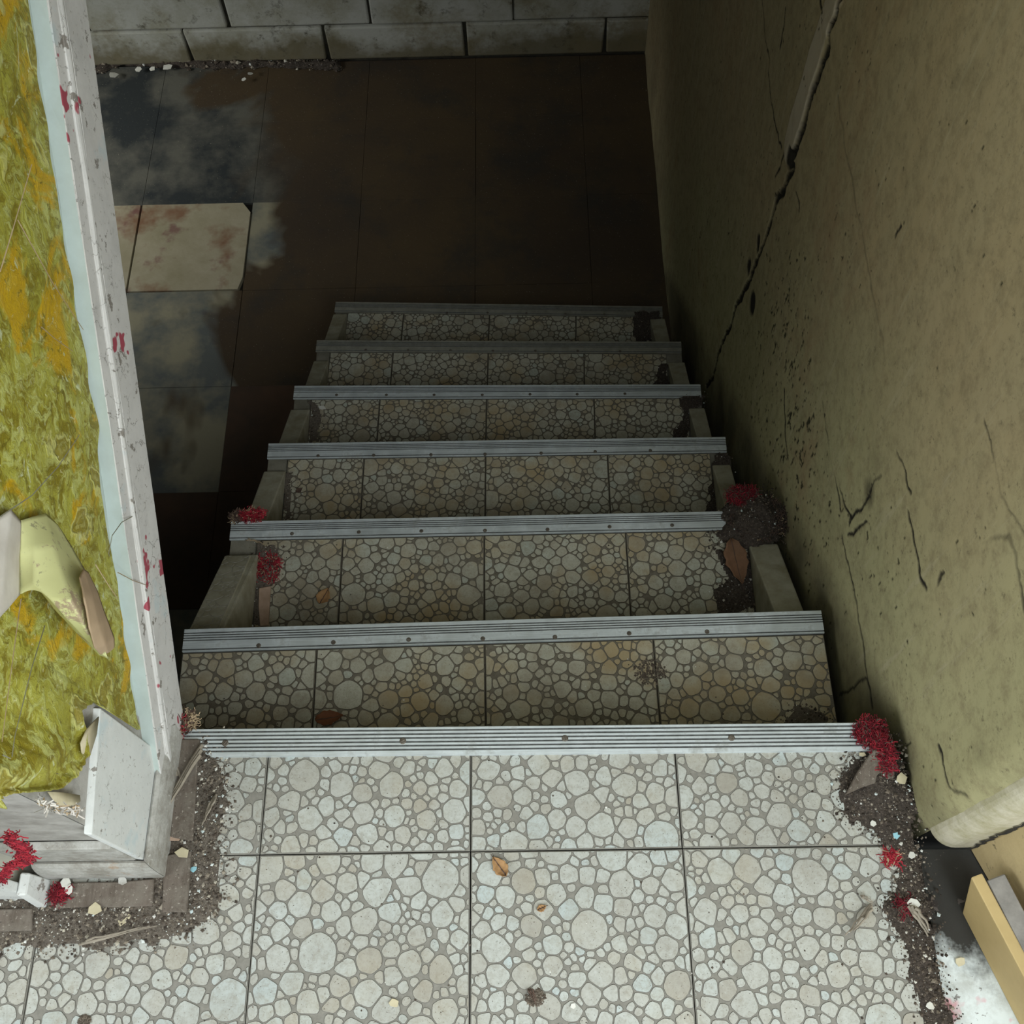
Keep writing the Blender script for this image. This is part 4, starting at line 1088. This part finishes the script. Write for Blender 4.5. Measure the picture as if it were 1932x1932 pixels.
tuft(1705,1712,0, .009,.008, 153, 'dark red fluff in the dust beside the grey splinter', (RED_DARK, BROWN_FIBRE), .008, (3,2), base=.004)
tuft(318,1372,0, .022,.016, 714, 'crimson and brown carpet scrap at the foot of the raked board', (RED_DARK, BROWN_FIBRE, RED, JUTE), .020, (3,5,2.5,.7), base=.004)
tuft(352,1362,0, .014,.009, 272, 'straw coloured carpet backing next to the crimson scrap', (JUTE, BROWN_FIBRE), .012, (4,2), base=.003)
tuft(118,1688,0, .009,.008, 187, 'small red carpet crumbs on the dust covered batten', (RED_DARK, RED), .008, (4,2), base=.006)
tuft(130,1480,0, .0,.0, 1, 'x') if False else None
# red yarn on the skirting of the far left pier
pts = [(18,1572),(26,1590),(40,1598),(50,1612),(40,1628),(18,1634),(6,1650),(0,1672)]
mb = MB(); P3 = [atY(x, y, .166) for x, y in pts]
for k in range(620):
    i = random.uniform(0, len(P3)-1.001); a = int(i); wdt = .0042 if 1.5 < i < 4.5 else .0022
    p = P3[a]*(1-i+a) + P3[a+1]*(i-a) + rng.normal(0, wdt, 3)*np.array((1,.25,1)); q_ = [p]
    for _ in range(3): q_.append(q_[-1] + rng.normal(0, .0019, 3)*np.array((1,.5,1)))
    mb.tube(q_, .0008, .0005, 3, mat=random.choice((0,0,1)))
tag(mb.build('red_yarn', [RED, RED_DARK]), 'matted red yarn clinging to the white skirting at far left', 'yarn')
# bits of rag at the torn wallpaper foot
mb = MB()
for k in range(90):
    t = random.random(); px_, py_ = 70+85*t, 1512+18*math.sin(t*2.4)+random.uniform(-6,6)
    p = atY(px_, py_, .188); mb.tube([p, p+rng.normal(0,.002,3), p+rng.normal(0,.0035,3)], .0010, .0006, 3, mat=random.choice((0,0,1,2)))
mb.build('frayed_edge', [PAPER_WHITE, JUTE, GREY_PLASTER], wall_left)
R_ = [[(90,1494),(118,1495),(150,1500)], [(100,1508),(125,1512),(151,1512)], [(112,1520),(130,1521),(140,1519)]]
A = np.array([[atX(x, y, XL+.012) for x, y in r] for r in R_]); grid_mesh('torn_corner', A, CHIP_CREAM, parent=wall_left, solid=.001)
A = np.array([[atX(x, y, XL+l) for x, y, l in r] for r in [[(186,1352,.010),(176,1362,.014),(163,1376,.018)],[(182,1385,.010),(168,1392,.016),(152,1402,.022)],[(168,1430,.008),(160,1428,.014),(154,1420,.020)]]]); grid_mesh('torn_corner', A, CHIP_CREAM, parent=wall_left, solid=.001)

def leaf(px, py, Z, L, W_, ang, mat, label, curl=.35, lift=0.0):
    c = at(px, py, Z); n_, m_ = 12, 7; G = np.zeros((n_, m_, 3)); ca, sa = math.cos(ang), math.sin(ang)
    for i in range(n_):
        t = i/(n_-1); w = W_*math.sin(math.pi*min(1, t**.8*.96+.02))*(1+.12*math.sin(i*2.3))
        for j in range(m_):
            s = (j/(m_-1)-.5)*2
            lx, ly = (t-.5)*L, s*w*.5
            G[i,j] = (c[0]+ca*lx-sa*ly, c[1]+sa*lx+ca*ly, Z+.0035+curl*W_*.5*(s*s)+.1*L*(t-.5)**2 + .0012*math.sin(i*1.9+j))
    G[...,2] += .001 + lift - (G[...,2].min()-Z-.0012)
    e = empty('dry_leaf', c); tag(e, label, 'leaf')
    grid_mesh('blade', G, mat, parent=e, solid=.0006)
    mb = MB(); mid = G[:, m_//2].copy(); mid[:,2] += .0008
    mb.tube(list(mid) + [mid[-1] + np.array((ca*L*.18, sa*L*.18, .002))], .0009, .0004, 4); mb.build('stalk', BROWN_FIBRE, e)
leaf(943,1636,0, .026,.017, 2.2, LEAF, 'tan curled dry leaf on the middle landing tile')
leaf(1022,1714,0, .011,.008, .4, LEAF, 'tiny tan leaf scrap right of the curled dry leaf')
leaf(612,1127,ZK(2), .030,.024, 1.1, LEAF, 'crumpled light brown leaf on the left of the second tread')
leaf(622,1356,ZK(1), .040,.022, .15, LEAF_RED, 'russet leaf against the top nosing on the first tread')
leaf(1387,1066,ZK(2), .085,.040, -1.45, LEAF_BROWN, 'large brown leaf at the right end of the second tread', .25, .010)
leaf(565,927,ZK(3), .014,.011, .7, BROWN_FIBRE, 'dark shrivelled leaf scrap on the left of the third tread')
def mud(px, py, Z, r, label):
    c = at(px, py, Z); mb = MB()
    for k in range(260):
        a = random.random()*6.28; rr = r*random.random()**.6
        crumb(mb, c[0]+rr*1.1*math.cos(a), c[1]+rr*.9*math.sin(a), Z+.0012, random.uniform(.0008,.0026), random.uniform(.25,.55))
    tag(mb.build('mud_clod', CRUMB), label, 'mud')
def grit(zones, label):
    mb = MB(); c = None
    for (x0, x1, y0, y1, Z, n) in zones:
        for _ in range(n):
            crumb(mb, random.uniform(x0,x1), random.uniform(y0,y1), Z+.0012, .0005+.0016*random.random()**4, random.choice((.05,.1,.3,.3,.5,.92)))
    tag(mb.build('grit', CRUMB), label, 'grit', kind='stuff')
grit([(-.42,.43,-.3,.32,0,520),(.30,.43,0,.32,0,120)], 'fine grit scattered over the landing tiles')
for k in range(1,7): grit([(-.44,.38,max(NOSE[k-1][0][1],NOSE[k-1][1][1])+.02,NOSE[k][1][1]-.05,ZK(k),110)], 'fine grit scattered over the ' + ('first','second','third','fourth','fifth','lowest')[k-1] + ' tread down')
mud(1226,1268,ZK(1), .022, 'flattened brown mud clod on the right half of the first tread')
mud(1010,1882,0, .010, 'dark mud smear around the twig on the landing')
mud(160,1926,0, .006, 'small dark mud spot on the bottom left landing tile')

for o in bpy.data.objects:
    if '_w' in o: del o['_w']
